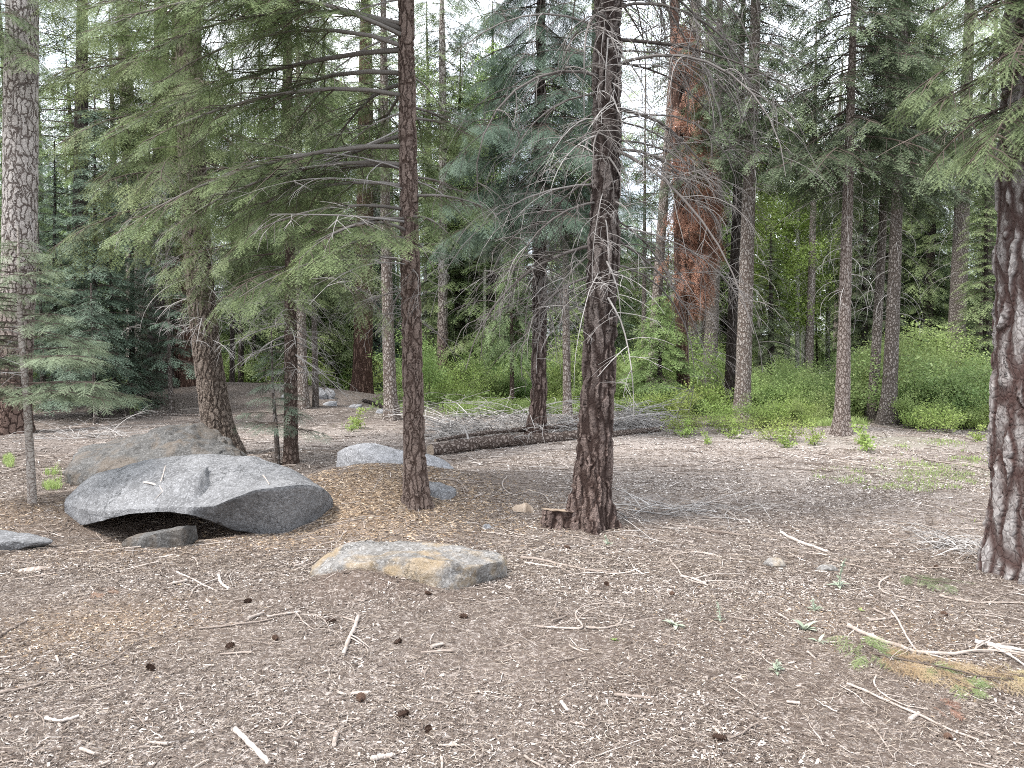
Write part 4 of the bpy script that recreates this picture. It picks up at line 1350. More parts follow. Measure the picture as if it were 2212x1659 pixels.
rock('boulder', 'low half buried boulder with ochre stained face in the foreground',
     [(655, 5.0, 1244, 1276), (705, 4.86, 1230, 1284), (775, 4.8, 1216, 1285), (845, 4.76, 1208, 1290), (905, 4.72, 1206, 1300), (960, 4.7, 1210, 1308), (1010, 4.74, 1222, 1302), (1062, 4.85, 1222, 1286), (1082, 5.02, 1212, 1260),
      (1050, 5.25, 1192, 1230), (990, 5.4, 1180, 1210), (880, 5.45, 1178, 1205), (770, 5.4, 1182, 1210), (700, 5.2, 1206, 1240)],
     [(760, 1172, 5.22), (1000, 1179, 5.18)], 'granite_ochre', pw=1.9, bulge=.03, rough=.035, facet=.03, planes=4, qlo=.955, seed=12, n=200)
rock('boulder', 'flat pale slab of rock in the tan chip mound behind the tall limbed fir',
     [(718, 8.5, 986, 1060), (760, 8.1, 990, 1070), (830, 7.9, 1002, 1080), (890, 7.8, 1014, 1090), (950, 7.9, 1022, 1090), (985, 8.1, 1024, 1090), (960, 8.5, 994, 1060), (880, 8.9, 974, 1040), (790, 9.0, 966, 1040)],
     [(790, 962, 8.6), (900, 980, 8.35)], 'granite_pale', pw=1.7, bulge=.01, rough=.025, facet=.02, seed=15, n=120)
rock('stone', 'small grey stone against the right foot of the tall limbed fir',
     [(900, 7.0, 1054, 1110), (925, 6.92, 1060, 1110), (955, 6.90, 1064, 1110), (978, 6.98, 1060, 1105), (982, 7.12, 1053, 1095), (940, 7.3, 1044, 1090), (905, 7.3, 1044, 1090)],
     [(918, 1042, 7.15), (955, 1047, 7.12)], 'granite', pw=1.6, bulge=.012, rough=.02, facet=.015, seed=18, n=90, cat='stone', planes=2, qlo=.96)
for (x, y, w, h, lab) in [(690, 851, 26, 26, 'white rock standing upright, left one of the touching pair on the far rise'), (712, 852, 22, 24, 'white rock right beside its twin on the far rise'),
                          (715, 872, 34, 9, 'low flat pale rock just below the two white rocks'), (822, 888, 22, 12, 'small pale rock at the foot of the mottled pale trunk'),
                          (623, 858, 30, 12, 'pale flat rock behind the slim dark fir'), (770, 878, 30, 9, 'small flat rock on the dark slope right of the white rocks')]:
    g = ground_px(x, y + h * .35)
    d = g[1]
    hw = w / 2
    rim = [(x + hw * cos(a), d + hw / F * d * sin(a) * .8, y - h * .1 - h * .12 * sin(a), y + h * .62 - 4 * sin(a)) for a in np.linspace(0, 2 * pi, 9)[:-1] - pi / 2]
    rock('rock', lab, rim, [(x - hw * .2, y - h * .5, d), (x + hw * .2, y - h * .46, d)], 'granite_pale', pw=3, bulge=.02, rough=.04, facet=.03, seed=int(x) % 31, n=60, cat='rock')
for (x, y, w, h, mt, lab) in [(1422 / 1.0, 1137, 20, 10, 'granite_pale', 'small white stone among twigs left of the low stump'.replace('left of', 'in front of')), (1675, 1213, 52, 18, 'granite_ochre', 'small tan sandy stone half sunk in the bare ground'),
                              (1788, 1226, 46, 14, 'granite_ochre', 'second tan stone, nearly buried, right of the small sandy one')]:
    if x == 1422:
        x = 1052
    g = ground_px(x, y + h * .4)
    d = g[1]
    hw = w / 2
    rim = [(x + hw * cos(a), d + hw / F * d * sin(a) * .8, y + h * .15 - h * .12 * sin(a), y + h * .62 - 3 * sin(a)) for a in np.linspace(0, 2 * pi, 9)[:-1] - pi / 2]
    rock('stone', lab, rim, [(x - hw * .3, y - h * .5, d), (x + hw * .2, y - h * .4, d)], mt, pw=2, bulge=.01, rough=.012, facet=.012, seed=int(x) % 31, n=60, cat='stone')


# ------------------------------------------------------------------ fallen logs, stump, cut wood
def px_path(pts, lift=None):
    """pts: (x, y, width px) on the ground -> points and radii"""
    P, R = [], []
    for (x, y, w) in pts:
        g = ground_px(x, y)
        r = .5 * w / F * g[1]
        g[2] += r * .8 if lift is None else lift
        P.append(g)
        R.append(r)
    return np.array(P), np.array(R)


def smooth_path(P, R, n):
    P, R = np.asarray(P), np.asarray(R)
    m = len(P)
    t = np.linspace(0, m - 1, n)
    i = np.clip(t.astype(int), 0, m - 2)
    u = (t - i)[:, None]
    g = lambda k: P[np.clip(k, 0, m - 1)]
    p0, p1, p2, p3 = g(i - 1), g(i), g(i + 1), g(i + 2)
    Q = .5 * (2 * p1 + (p2 - p0) * u + (2 * p0 - 5 * p1 + 4 * p2 - p3) * u ** 2 + (3 * p1 - p0 - 3 * p2 + p3) * u ** 3)
    return Q, np.interp(t, np.arange(m), R)


def capped(mb, P, R, S, mat=0, capmat=1, tint=.5, jag=.0, rough=0.0):
    v, q = tubes(P[None], R[None], S)
    if rough:
        axis = np.repeat(P, S, 0)
        nz = fbm(v * 16, 3, 4)
        v = axis + (v - axis) * (1 + rough * nz)[:, None]
    K = len(P)
    mb.add(v, q, mat=mat, tint=tint)
    for ring, c in ((v[:S], P[0]), (v[-S:], P[-1])):
        mb.add(np.concatenate([ring, [c]]), tris=[(i, (i + 1) % S, S) for i in range(S)], mat=capmat, tint=.6)


def log(name, label, pts, barkm, S=14, n=60, rough=.12, cat='log', n_stub=4, lift=None, straight=False):
    P, R = px_path(pts, lift)
    if straight:
        t = np.linspace(0, 1, len(P))[:, None]
        P = P[:1] * (1 - t) + P[-1:] * t + np.array([[0, .05, .02]]) * np.sin(t * 5)
    P, R = smooth_path(P, R, n)
    if straight:
        P[:, 2] = np.maximum(P[:, 2], hgt(P[:, 0], P[:, 1]) + R * .55)
    org = P.mean(0)
    root = empty(name, org, label, cat)
    b = MB()
    capped(b, P, R, S, rough=rough)
    b.build('stem', [M[barkm], M['cutwood']], root, org)
    for k in range(n_stub):
        i = rng.integers(5, n - 5)
        e = rng.uniform(.2, 1.1)
        a = rng.uniform(0, 6.28)
        Pb = arc(P[i], a, rng.uniform(.25, .7), e, e - .9, 7, 1, .15)
        s = MB()
        dead_branch(s, Pb, .5, max(.006, R[i] * .22), 4, .25, -.5, .6, sub=False)
        s.build('broken_branch', M['twig_grey'], root, org)
    return root


log('fallen_log', 'thick brown fallen log with scaly bark lying between the limbed fir and the furrowed pine',
    [(930, 984, 27), (1010, 978, 28), (1080, 972, 26), (1150, 960, 24), (1262, 944, 20)], 'bark_log', n=90, S=22, rough=.22, straight=True)
log('fallen_log', 'long thin dead log running right from behind the stout furrowed pine',
    [(1300, 949, 17), (1370, 943, 14), (1450, 937, 12), (1530, 928, 10), (1605, 917, 7)], 'bark_log', n=70, S=14, rough=.2, n_stub=6, straight=True)
log('fallen_log', 'thin pale pole resting along the top of the grey brush pile',
    [(940, 975, 7), (990, 962, 9), (1050, 950, 10), (1120, 942, 11), (1190, 938, 11), (1250, 933, 9)], 'bark_log', S=9, n=50, lift=.16, n_stub=3, straight=True)
log('fallen_log', 'short weathered pale log at the foot of the scarred grey fir',
    [(1921, 908, 14), (1950, 913, 16), (1985, 921, 15)], 'bark_pale', S=12, n=26, n_stub=0)
log('fallen_log', 'pale pole lying across the shaded ground below the blue green spruces',
    [(232, 893, 4), (290, 900, 4), (360, 898, 5), (420, 899, 5), (490, 897, 5)], 'bark_light', S=7, n=30, n_stub=1)
log('fallen_log', 'dark rotten log lying on the slope left of the mottled pale trunk',
    [(785, 868, 8), (810, 876, 9), (835, 886, 8)], 'bark_dark', S=8, n=20, n_stub=0)
log('fallen_log', 'grey log end poking from the brush behind the stout furrowed pine',
    [(1195, 912, 8), (1240, 915, 14), (1290, 912, 13), (1330, 903, 8)], 'bark_light', S=9, n=24, n_stub=2, lift=.12)

# stump at the foot of the furrowed pine
g = ground_px(1212, 1132)
d = g[1]
root = empty('tree_stump', g, 'low sawn stump pressed against the left foot of the stout furrowed pine', 'stump')
rr = .5 * 82 / F * d
b, cb = MB(), MB()
S = 64
a = np.arange(S) * 2 * pi / S
zl = np.linspace(-.1, .115, 14)
rad = rr * (1 + .10 * np.sin(a * 5 + 1) + .05 * np.sin(a * 11)) * (1 + .06 * fbm(np.stack([np.cos(a) * 3, np.sin(a) * 3, a * 0], -1), 3, 2))
tilt = .02 * np.cos(a + 2.2)
V = [np.stack([rad * np.cos(a) * (1.12 - .12 * min(1, (z + .1) / .15)), .75 * rad * np.sin(a) * (1.12 - .12 * min(1, (z + .1) / .15)), np.full(S, z) + (tilt if z > .1 else 0)], -1) for z in zl]
V = np.concatenate(V)
base = (np.arange(13) * S)[:, None]
j = np.arange(S)[None]
b.add(V, np.stack([base + j, base + (j + 1) % S, base + S + (j + 1) % S, base + S + j], -1).reshape(-1, 4))
for k in range(8):
    f0 = 1 - k / 8
    f1 = 1 - (k + 1) / 8
    mk = lambda f: np.stack([rad * f * np.cos(a), .75 * rad * f * np.sin(a), np.full(S, .115) + tilt * f + .006 * np.sin(f * 40)], -1)
    cb.add(np.concatenate([mk(f0), mk(f1)]), np.stack([j[0], (j[0] + 1) % S, S + (j[0] + 1) % S, S + j[0]], -1), tint=.35 + .3 * rng.random())
bo = b.build('bark_ring', M['bark_furrow'], root)
cb.build('cut_face', M['cutwood'], root)

def chunk(label, x, y, w, h, mat='cutwood', name='wood_chunk', cat='wood', az=0.0):
    """a split piece of wood lying on the ground"""
    g = ground_px(x, y)
    s = g[1] / F
    Lx, Ly, Lz = w * s, w * s * .55, h * s
    n = 14
    t = np.linspace(-1, 1, n)
    prof = []
    for q in t:
        k = (1 - abs(q) ** 3 * .55)
        aa = np.linspace(0, pi, 9)
        prof.append(np.stack([np.full(9, q * Lx / 2) + rng.normal(0, .004, 9), Ly * .5 * k * np.cos(aa), Lz * k * np.sin(aa) * (1 + .12 * np.sin(q * 5))], -1))
    V = np.concatenate(prof)
    V += rng.normal(0, .05, V.shape) * np.array([.2, .3, .5]) * Lz
    ca, sa = cos(az), sin(az)
    V = np.stack([V[:, 0] * ca - V[:, 1] * sa, V[:, 0] * sa + V[:, 1] * ca, V[:, 2]], -1)
    b = MB()
    bb = (np.arange(n - 1) * 9)[:, None]
    jj = np.arange(8)[None]
    b.add(V, np.stack([bb + jj, bb + 9 + jj, bb + 10 + jj, bb + 1 + jj], -1).reshape(-1, 4), tint=np.repeat(.5 + rng.normal(0, .12, n), 9))
    for ring in (np.arange(9), np.arange(9) + (n - 1) * 9):
        b.add(V[ring], tris=[(0, i, i + 1) for i in range(1, 8)], tint=.7)
    o = b.build(name, M[mat])
    o.location = g
    return tag(o, label, cat)


chunk('pale split wood round lying left of the low stump', 1130, 1104, 44, 17)
chunk('grey brown bark slab lying flat left of the wedge shaped stone', 75, 1232, 60, 7, 'stick', az=.2)

# ------------------------------------------------------------------ brush piles of dead twigs
def brush(label, xs, y, n, h, seed, thick=.006, Lr=(.6, 1.9), dep=.8):
    b = MB()
    P, R, TT = [], [], []
    for i in range(n):
        x = rng.uniform(*xs)
        g = ground_px(x, y + rng.uniform(-6, 6))
        edge = 1 - abs((x - xs[0]) / (xs[1] - xs[0]) * 2 - 1) ** 2
        g = g + np.array([0, rng.uniform(-.4, 1) * dep, rng.uniform(0, h) * edge * .7])
        Lb = rng.uniform(*Lr)
        e = rng.uniform(-.25, .65)
        p = arc(g, rng.uniform(0, 6.28), Lb, e, e - rng.uniform(.2, 1.1), 7, 1, .14)
        p[:, 2] = np.maximum(p[:, 2], hgt(p[:, 0], p[:, 1]) + .01)
        P.append(p)
        R.append(thick * rng.uniform(.5, 1.5) * np.linspace(1, .3, 7))
        TT.append(np.clip(rng.normal(.74, .2), 0, 1))
        for k in range(5):
            q, tt = sample_line(p, [rng.uniform(.1, .95)])
            p2 = arc(q[0], rng.uniform(0, 6.28), Lb * rng.uniform(.15, .45), rng.uniform(-.3, .8), rng.uniform(-.6, .3), 7, 1, .16)
            P.append(p2)
            R.append(thick * .45 * np.linspace(1, .4, 7))
            TT.append(np.clip(rng.normal(.8, .18), 0, 1))
    v, q = tubes(np.array(P), np.array(R), 3)
    b.add(v, q, tint=np.repeat(TT, 21))
    o = b.build('brush_pile', M['twig_grey'])
    return tag(o, label, 'brush')


brush('wide grey tangle of dead twigs around the foot of the blue green tiered fir', (970, 1260), 936, 170, .42, 1, thick=.0095)
brush('tangle of grey dead twigs right of the stout furrowed pine', (1315, 1425), 925, 150, .50, 2, thick=.009, Lr=(.5, 1.4))
brush('small dark heap of broken twigs behind the left end of the long fallen log', (948, 990), 945, 90, .35, 3, thick=.009, Lr=(.3, .7), dep=.3)
brush('loose scatter of pale twigs on bare ground right of the stout furrowed pine', (1310, 1600), 1108, 34, .03, 4, thick=.005, Lr=(.3, 1.0), dep=.4)
brush('thin scatter of dead twigs on shaded ground left of the weathered boulder', (75, 260), 945, 45, .05, 5, thick=.006, Lr=(.4, 1.2), dep=1.2)
brush('low tangle of bare twigs at the left foot of the thick plated pine', (2040, 2140), 1190, 40, .10, 6, thick=.004, Lr=(.25, .6), dep=.3)

# ------------------------------------------------------------------ green understory shrubs
def shrub_proto(name, h, rad, nstem, nleaf, size, mat, tint, spread=.5, cat='shrub', clump=.10):
    root = empty(name, (0, 0, 0), 'x', cat)
    sm, lm = MB(), MB()
    Ps, Rs, O = [], [], []
    for i in range(nstem):
        az = rng.uniform(0, 6.28)
        rr = rad * rng.uniform(0, .25)
        e0 = rng.uniform(.9, 1.5)
        Lb = h * rng.uniform(.55, 1.1)
        P = arc(np.array([rr * cos(az), rr * sin(az), -.03]), az + rng.normal(0, .6), Lb, e0, e0 - rng.uniform(.1, .8), 7, 1, .15)
        Ps.append(P)
        Rs.append(.006 * np.linspace(1, .3, 7))
        for k in range(5):
            q, t = sample_line(P, [rng.uniform(.3, .95)])
            P2 = arc(q[0], rng.uniform(0, 6.28), Lb * rng.uniform(.2, .42), rng.uniform(-.1, .9), rng.uniform(-.4, .4), 7, 1, .2)
            Ps.append(P2)
            Rs.append(.003 * np.linspace(1, .4, 7))
            m = nleaf // (nstem * 6)
            u, _ = sample_line(P2, rng.uniform(.1, 1, m))
            O.append(u + rng.normal(0, clump * .6, (m, 3)))
        m = nleaf // (nstem * 6)
        u, _ = sample_line(P, rng.uniform(.35, 1, m))
        O.append(u + rng.normal(0, clump * .6, (m, 3)))
    v, q = tubes(np.array(Ps), np.array(Rs), 3)
    sm.add(v, q, tint=.4)
    O = np.concatenate(O)
    O[:, 2] = np.abs(O[:, 2])
    leaves(lm, O, size, tint, spread=.17)
    sm.build('stem', M['twig_brown'], root)
    lm.build('foliage', M[mat], root, smooth=False)
    return root


SH = {
    'round': shrub_proto('leafy_shrub', 1.5, .8, 15, 4600, .060, 'leaf', .50, clump=.17),
    'tall': shrub_proto('leafy_shrub', 2.3, .7, 12, 4600, .062, 'leaf', .52, clump=.19),
    'deep': shrub_proto('leafy_shrub', 1.7, .9, 14, 4400, .060, 'leaf_deep', .5, clump=.18),
    'low': shrub_proto('leafy_shrub', .85, 1.5, 16, 1700, .052, 'leaf_pale', .42, clump=.15),
    'sprig': shrub_proto('leafy_sprig', .5, .25, 4, 330, .045, 'leaf_pale', .5, clump=.06, cat='sprig'),
    'bare': shrub_proto('leafy_shrub', 1.9, .6, 12, 1500, .055, 'leaf_pale', .4, clump=.15),
}
SWORD = {'round': 'rounded green leafy shrub', 'tall': 'tall green leafy shrub', 'deep': 'deep green leafy shrub', 'low': 'low yellow green shrub', 'sprig': 'small bright leafy sprig',
         'bare': 'thin leaved twiggy shrub'}
used_sh = set()
NAMED.sort()


def put_shrub(kind, x, y, sc=1.0, d=None, label=None, group=None):
    if d is None:
        g = ground_px(x, y)
    else:
        px = (x - CX) / F * d
        g = np.array([px, d, H(px, d)])
    root = SH[kind]
    lx = [n for n in NAMED if n[0] <= x]
    rx_ = [n for n in NAMED if n[0] > x]
    if label is None:
        if lx and rx_:
            where = 'between the %s and the %s' % (lx[-1][1], rx_[0][1])
        elif lx:
            where = 'beyond the %s' % lx[-1][1]
        else:
            where = 'beyond the %s' % rx_[0][1]
        label = '%s %s%s' % (SWORD[kind], 'far back ' if g[1] > 27 and kind != 'bare' else '', where)
        group = label
    s3 = np.array([sc * rng.uniform(.9, 1.15), sc * rng.uniform(.9, 1.15), sc * rng.uniform(.85, 1.1)])
    if kind not in used_sh:
        used_sh.add(kind)
        root.location, root.rotation_euler, root.scale = g, (0, 0, rng.uniform(0, 6.28)), s3
        root['label'] = label
        if group:
            root['group'] = group
    else:
        r = copy_tree(root, g, rng.uniform(0, 6.28), s3, label, group)
        if not group and 'group' in r:
            del r['group']


# the dense bank on the right
for x in np.arange(1640, 2150, 21):
    for k in range(3):
        d = [15.8, 18.0, 21.0][k] * rng.uniform(.95, 1.06)
        if k == 0 and (1790 < x < 1870 or (x < 1780) or 1870 < x < 1955):
            continue
        if k == 1 and 1780 < x < 1850:
            continue
        put_shrub(rng.choice(['round', 'tall', 'deep', 'round']), x + rng.normal(0, 9), 0, rng.uniform(.62, .95) * (1.05 if x > 1850 else .85), d)
for x in list(np.arange(1640, 1780, 20)) + list(np.arange(1950, 2140, 18)):
    put_shrub(rng.choice(['round', 'low']), x + rng.normal(0, 8), 0, rng.uniform(.38, .55), 14.8 * rng.uniform(.97, 1.08))
# behind the middle of the clearing
for x in np.arange(925, 1640, 26):
    for d0 in (20.5, 24, 28):
        if rng.random() < (.42 if d0 < 22 else .2):
            continue
        put_shrub(rng.choice(['round', 'deep', 'bare', 'tall', 'low']), x + rng.normal(0, 10), 0, rng.uniform(.55, .95), d0 * rng.uniform(.95, 1.07))
# left, glimpsed between trunks
for x in list(np.arange(425, 925, 30)) + list(np.arange(60, 330, 30)):
    for d0 in (26, 31):
        if rng.random() < .25:
            continue
        put_shrub(rng.choice(['round', 'deep', 'tall', 'bare']), x + rng.normal(0, 10), 0, rng.uniform(.6, .95), d0 * rng.uniform(.95, 1.07))
for x in np.arange(-200, 2500, 62):
    put_shrub(rng.choice(['tall', 'deep', 'round']), x + rng.normal(0, 16), 0, rng.uniform(.85, 1.3), rng.uniform(33, 40))
# bright low shrubs at the edge of the clearing
for (x, y, s, lab) in [(1395, 902, .8, 'low yellow green shrub right behind the tangle of dead twigs'), (1455, 905, .95, 'low yellow green shrub under the bright young fir'),
                       (1520, 893, .9, 'low yellow green shrub in front of the broad grey trunk'), (1565, 915, .7, 'low yellow green shrub at the left foot of the tall pale grey fir'),
                       (1480, 940, .55, 'low yellow green shrub over the thin end of the long fallen log'), (1570, 937, .55, 'low yellow green shrub just right of the thin log end'),
                       (1655, 925, .75, 'low yellow green shrub at the right foot of the tall pale grey fir'), (1690, 955, .55, 'low pale green shrub on bare ground, between the grey fir and slender fir'),
                       (1735, 905, .7, 'low yellow green shrub left of the slender lone fir'), (1960, 900, .7, 'low yellow green shrub above the short pale log'),
                       (1340, 895, .6, 'low yellow green shrub behind the brush and right of the stout furrowed pine'), (2040, 935, .7, 'low yellow green shrub right of the short pale log'),
                       (2105, 925, .7, 'low yellow green shrub close left of the thick plated pine'), (985, 868, .8, 'low yellow green shrub on the grass right of the tall limbed fir')]:
    put_shrub('low', x, y, s, None, lab)
for (x, y, s, lab) in [(770, 925, .9, 'bright leafy sprig on bare ground left of the tall limbed fir'), (758, 932, .6, 'smaller leafy sprig beside the bright one left of the tall limbed fir'),
                       (1478, 945, .8, 'small bright sprig right of the low shrub at the log end'), (1875, 975, .95, 'bright leafy sprig on bare ground in front of the scarred grey fir'),
                       (1760, 962, .8, 'small bright sprig left of the slender lone fir foot'), (1862, 960, .6, 'tiny leafy sprig right of the slender lone fir foot'),
                       (1700, 968, .8, 'small leafy sprig before the low pale green shrub'), (1580, 948, .7, 'small leafy sprig under the tall pale grey fir'),
                       (1530, 960, .5, 'tiny bright sprig on pale ground below the thin log end'), (2110, 955, .7, 'leafy sprig at the edge of the shrubs by the plated pine')]:
    put_shrub('sprig', x, y, s, None, lab)

# ------------------------------------------------------------------ grass and low herbs (nobody could count them)
def blades(mb, X, Y, h, w, tint):
    n = len(X)
    Z = hgt(X, Y)
    a = rng.uniform(0, 6.28, n)
    l = rng.uniform(.25, .9, n)
    hh = h * rng.uniform(.5, 1.2, n)
    B = np.stack([X, Y, Z - .005], -1)
    s = np.stack([-np.sin(a), np.cos(a), 0 * a], -1) * (w * .5)
    mid = B + np.stack([np.cos(a) * l * hh * .3, np.sin(a) * l * hh * .3, hh * .6], -1)
    tp = B + np.stack([np.cos(a) * l * hh, np.sin(a) * l * hh, hh * (1 - .3 * l)], -1)
    V = np.stack([B - s, B + s, mid + s * .8, mid - s * .8, tp], 1).reshape(-1, 3)
    k = np.arange(n)[:, None] * 5
    mb.add(V, k + np.array([[0, 1, 2, 3]]), np.concatenate([k + np.array([[3, 2, 4]])]), tint=np.repeat(np.clip(tint + rng.normal(0, .2, n), 0, 1), 5))


gb = MB()
for (x0, x1, y0, y1, n, h, w) in [(915, 1270, 848, 900, 30000, .30, .015), (1290, 1640, 858, 903, 14000, .26, .014), (1760, 2140, 990, 1066, 7000, .05, .006), (1930, 2150, 950, 1000, 2600, .06, .008),
                                  (700, 790, 915, 940, 900, .10, .008), (85, 130, 1010, 1060, 1100, .10, .006), (0, 25, 985, 1015, 500, .09, .006), (2040, 2140, 1090, 1150, 700, .05, .005),
                                  (1720, 1880, 890, 925, 3000, .2, .011), (280, 310, 870, 892, 300, .2, .01), (270, 300, 880, 900, 200, .2, .01)]:
    q0, q1 = ground_px((x0 + x1) / 2, y1), ground_px((x0 + x1) / 2, y0)
    dd = q0[1] + (q1[1] - q0[1]) * rng.random(n)
    xx = (x0 + (x1 - x0) * rng.random(n) - CX) / F * dd
    ex = np.abs(((xx / dd * F + CX) - x0) / (x1 - x0) * 2 - 1) ** 2 + np.abs((dd - q0[1]) / (q1[1] - q0[1]) * 2 - 1) ** 2
    k = .8 * vnoise(np.stack([xx * 1.6, dd * 1.6, 0 * xx], -1), 31) + .5 * vnoise(np.stack([xx * 5, dd * 5, 0 * xx], -1), 33) + rng.normal(0, .12, n) > (-.2 if y1 < 930 else .22) + .5 * np.clip(ex - .4, 0, 2)
    blades(gb, xx[k], dd[k], h, w, .5)
tag(gb.build('grass', M['grass'], smooth=False), kind='stuff')
ub = MB()
n = 90000
dd = 17.5 + 26 * rng.random(n) ** 1.2
xx = rng.uniform(-1, 1, n) * (dd * .8 + 3)
zz = zones(xx, dd)[3]
k = rng.random(n) < zz * 1.1
xx, dd = xx[k], dd[k]
hh = .10 + .35 * np.clip(.5 + fbm(np.stack([xx * .5, dd * .5, 0 * xx], -1), 3, 41), 0, 1.2)
leaves(ub, np.stack([xx, dd, hgt(xx, dd) + hh * rng.random(len(xx)) ** .7], -1), .085, .45)
tag(ub.build('undergrowth', M['leaf'], smooth=False), kind='stuff')

# ------------------------------------------------------------------ litter of wood chips, needles and small twigs
def scatter(n, d0, d1, pw=1.0):
    d = d0 + (d1 - d0) * rng.random(n) ** pw
    return rng.uniform(-1, 1, n) * (d * .74 + .9), d


def keep_off(X, Y, rad=0):
    return np.ones(len(X), bool)


def slivers(mb, X, Y, ln, wd, th, tint, lift=.002, pitch=.18):
    n = len(X)
    Z = hgt(X, Y) + lift
    a = rng.uniform(0, 2 * pi, n)
    e = rng.normal(0, pitch, n)
    ax = np.stack([np.cos(a) * np.cos(e), np.sin(a) * np.cos(e), np.sin(e)], -1) * (ln * .5)[:, None]
    sd = np.stack([-np.sin(a), np.cos(a), rng.normal(0, .25, n)], -1) * (wd * .5)[:, None]
    up = np.array([0, 0, 1.])[None] * th[:, None]
    C = np.stack([X, Y, Z], -1)
    sk = rng.uniform(-.5, .5, (n, 1))
    V = np.stack([C - ax - sd * .8, C + ax * (1 - .3 * sk) - sd * .5, C + ax + sd * .6, C - ax * (1 + .2 * sk) + sd, C - ax * .7 + up, C + ax * .7 + up * .9 + sd * .2], 1).reshape(-1, 3)
    k = np.arange(n)[:, None] * 6
    q = np.concatenate([k + np.array([[0, 1, 5, 4]]), k + np.array([[2, 3, 4, 5]])])
    t = np.concatenate([k + np.array([[0, 4, 3]]), k + np.array([[1, 2, 5]])])
    mb.add(V, q, t, tint=np.repeat(np.clip(tint, 0, 1), 6))


chip = MB()
for (n, d0, d1, l0, l1, pw) in [(165000, 2.2, 5.4, .006, .027, 1.0), (140000, 4.6, 9.0, .009, .034, 1.1), (130000, 8.0, 18.5, .014, .045, 1.1)]:
    X, Y = scatter(n, d0, d1, pw)
    zt, zs, zp, zg = zones(X, Y)
    cl = fbm(np.stack([X * 1.3, Y * 1.3, 0 * X], -1), 3, 51)
    k = rng.random(n) < np.clip(.55 + .95 * cl + .5 * zp - .6 * zs + .3 * zt, .05, 1)
    X, Y, zt, zp = X[k], Y[k], zt[k], zp[k]
    m = len(X)
    ln = l0 + (l1 - l0) * rng.random(m) ** 2.2
    tn = rng.beta(1.15, 1.75, m) * 1.0 + .14 * zp
    isn = zt > rng.random(m) * 1.1
    slivers(chip, X[~isn], Y[~isn], ln[~isn], ln[~isn] * rng.uniform(.16, .6, (~isn).sum()), ln[~isn] * rng.uniform(.05, .2, (~isn).sum()), tn[~isn], .004, .3)
    if d0 < 3:
        tchip = MB()
    slivers(tchip, X[isn], Y[isn], ln[isn], ln[isn] * rng.uniform(.2, .55, isn.sum()), ln[isn] * rng.uniform(.05, .2, isn.sum()), tn[isn] + .08)
# more loose tan chips on the mound
X = -1.35 + rng.normal(0, .75, 9000)
Y = 6.9 + rng.normal(0, .55, 9000)
ln = rng.uniform(.012, .045, 9000)
slivers(tchip, X, Y, ln, ln * .4, ln * .12, rng.beta(2, 2.2, 9000))
tag(chip.build('wood_chip_litter', M['chips'], smooth=False), kind='stuff')
tag(tchip.build('tan_chip_litter', M['chips_tan'], smooth=False), kind='stuff')

nb = MB()
for (n, d0, d1, l0, l1, w, pw) in [(60000, 2.2, 5.5, .018, .06, .0016, 1.0), (34000, 5, 11, .03, .10, .0030, 1.1)]:
    X, Y = scatter(n, d0, d1, pw)
    ln = rng.uniform(l0, l1, n)
    a0 = rng.uniform(0, 2 * pi, n)
    Z = hgt(X, Y)
    C = np.stack([X, Y, Z + rng.uniform(.003, .010, n)], -1)
    P = []
    bend = rng.normal(0, .5, n)
    for s in (-.5, 0, .5):
        aa = a0 + bend * s
        P.append(C + np.stack([np.cos(aa) * ln * s, np.sin(aa) * ln * s, rng.uniform(-.002, .006, n) * (1 if s else 1.5)], -1))
    P = np.stack(P, 1)
    v, q = tubes(P, np.full((n, 3), w * .5) * rng.uniform(.6, 1.6, (n, 1)), 3)
    nb.add(v, q, tint=np.repeat(np.clip(rng.beta(2, 2.2, n), 0, 1), 9))
tag(nb.build('needle_litter', M['needle_litter'], smooth=False), kind='stuff')
tw = MB()
for (n, d0, d1, l0, l1, r, pw) in [(1300, 2.3, 6, .06, .28, .0022, 1.0), (2400, 5, 11, .10, .55, .0034, 1.0), (2200, 9, 18, .2, .9, .006, 1.0)]:
    X, Y = scatter(n, d0, d1, pw)
    P, R = [], []
    for i in range(n):
        Lb = l0 + (l1 - l0) * rng.random() ** 2
        p = arc(np.array([X[i], Y[i], 0]), rng.uniform(0, 6.28), Lb, 0, 0, 6, 1, .22)
        P.append(p)
        R.append(r * rng.uniform(.5, 1.6) * np.linspace(1, .5, 6))
    P, R = np.array(P), np.array(R)
    P[..., 2] = hgt(P[..., 0], P[..., 1]) + R + rng.uniform(.0, .010, P.shape[:2])
    v, q = tubes(P, R, 3)
    tw.add(v, q, tint=np.repeat(np.clip(rng.normal(.48, .24, n), 0, 1), 18))
tag(tw.build('twig_litter', M['stick'], smooth=False), kind='stuff')


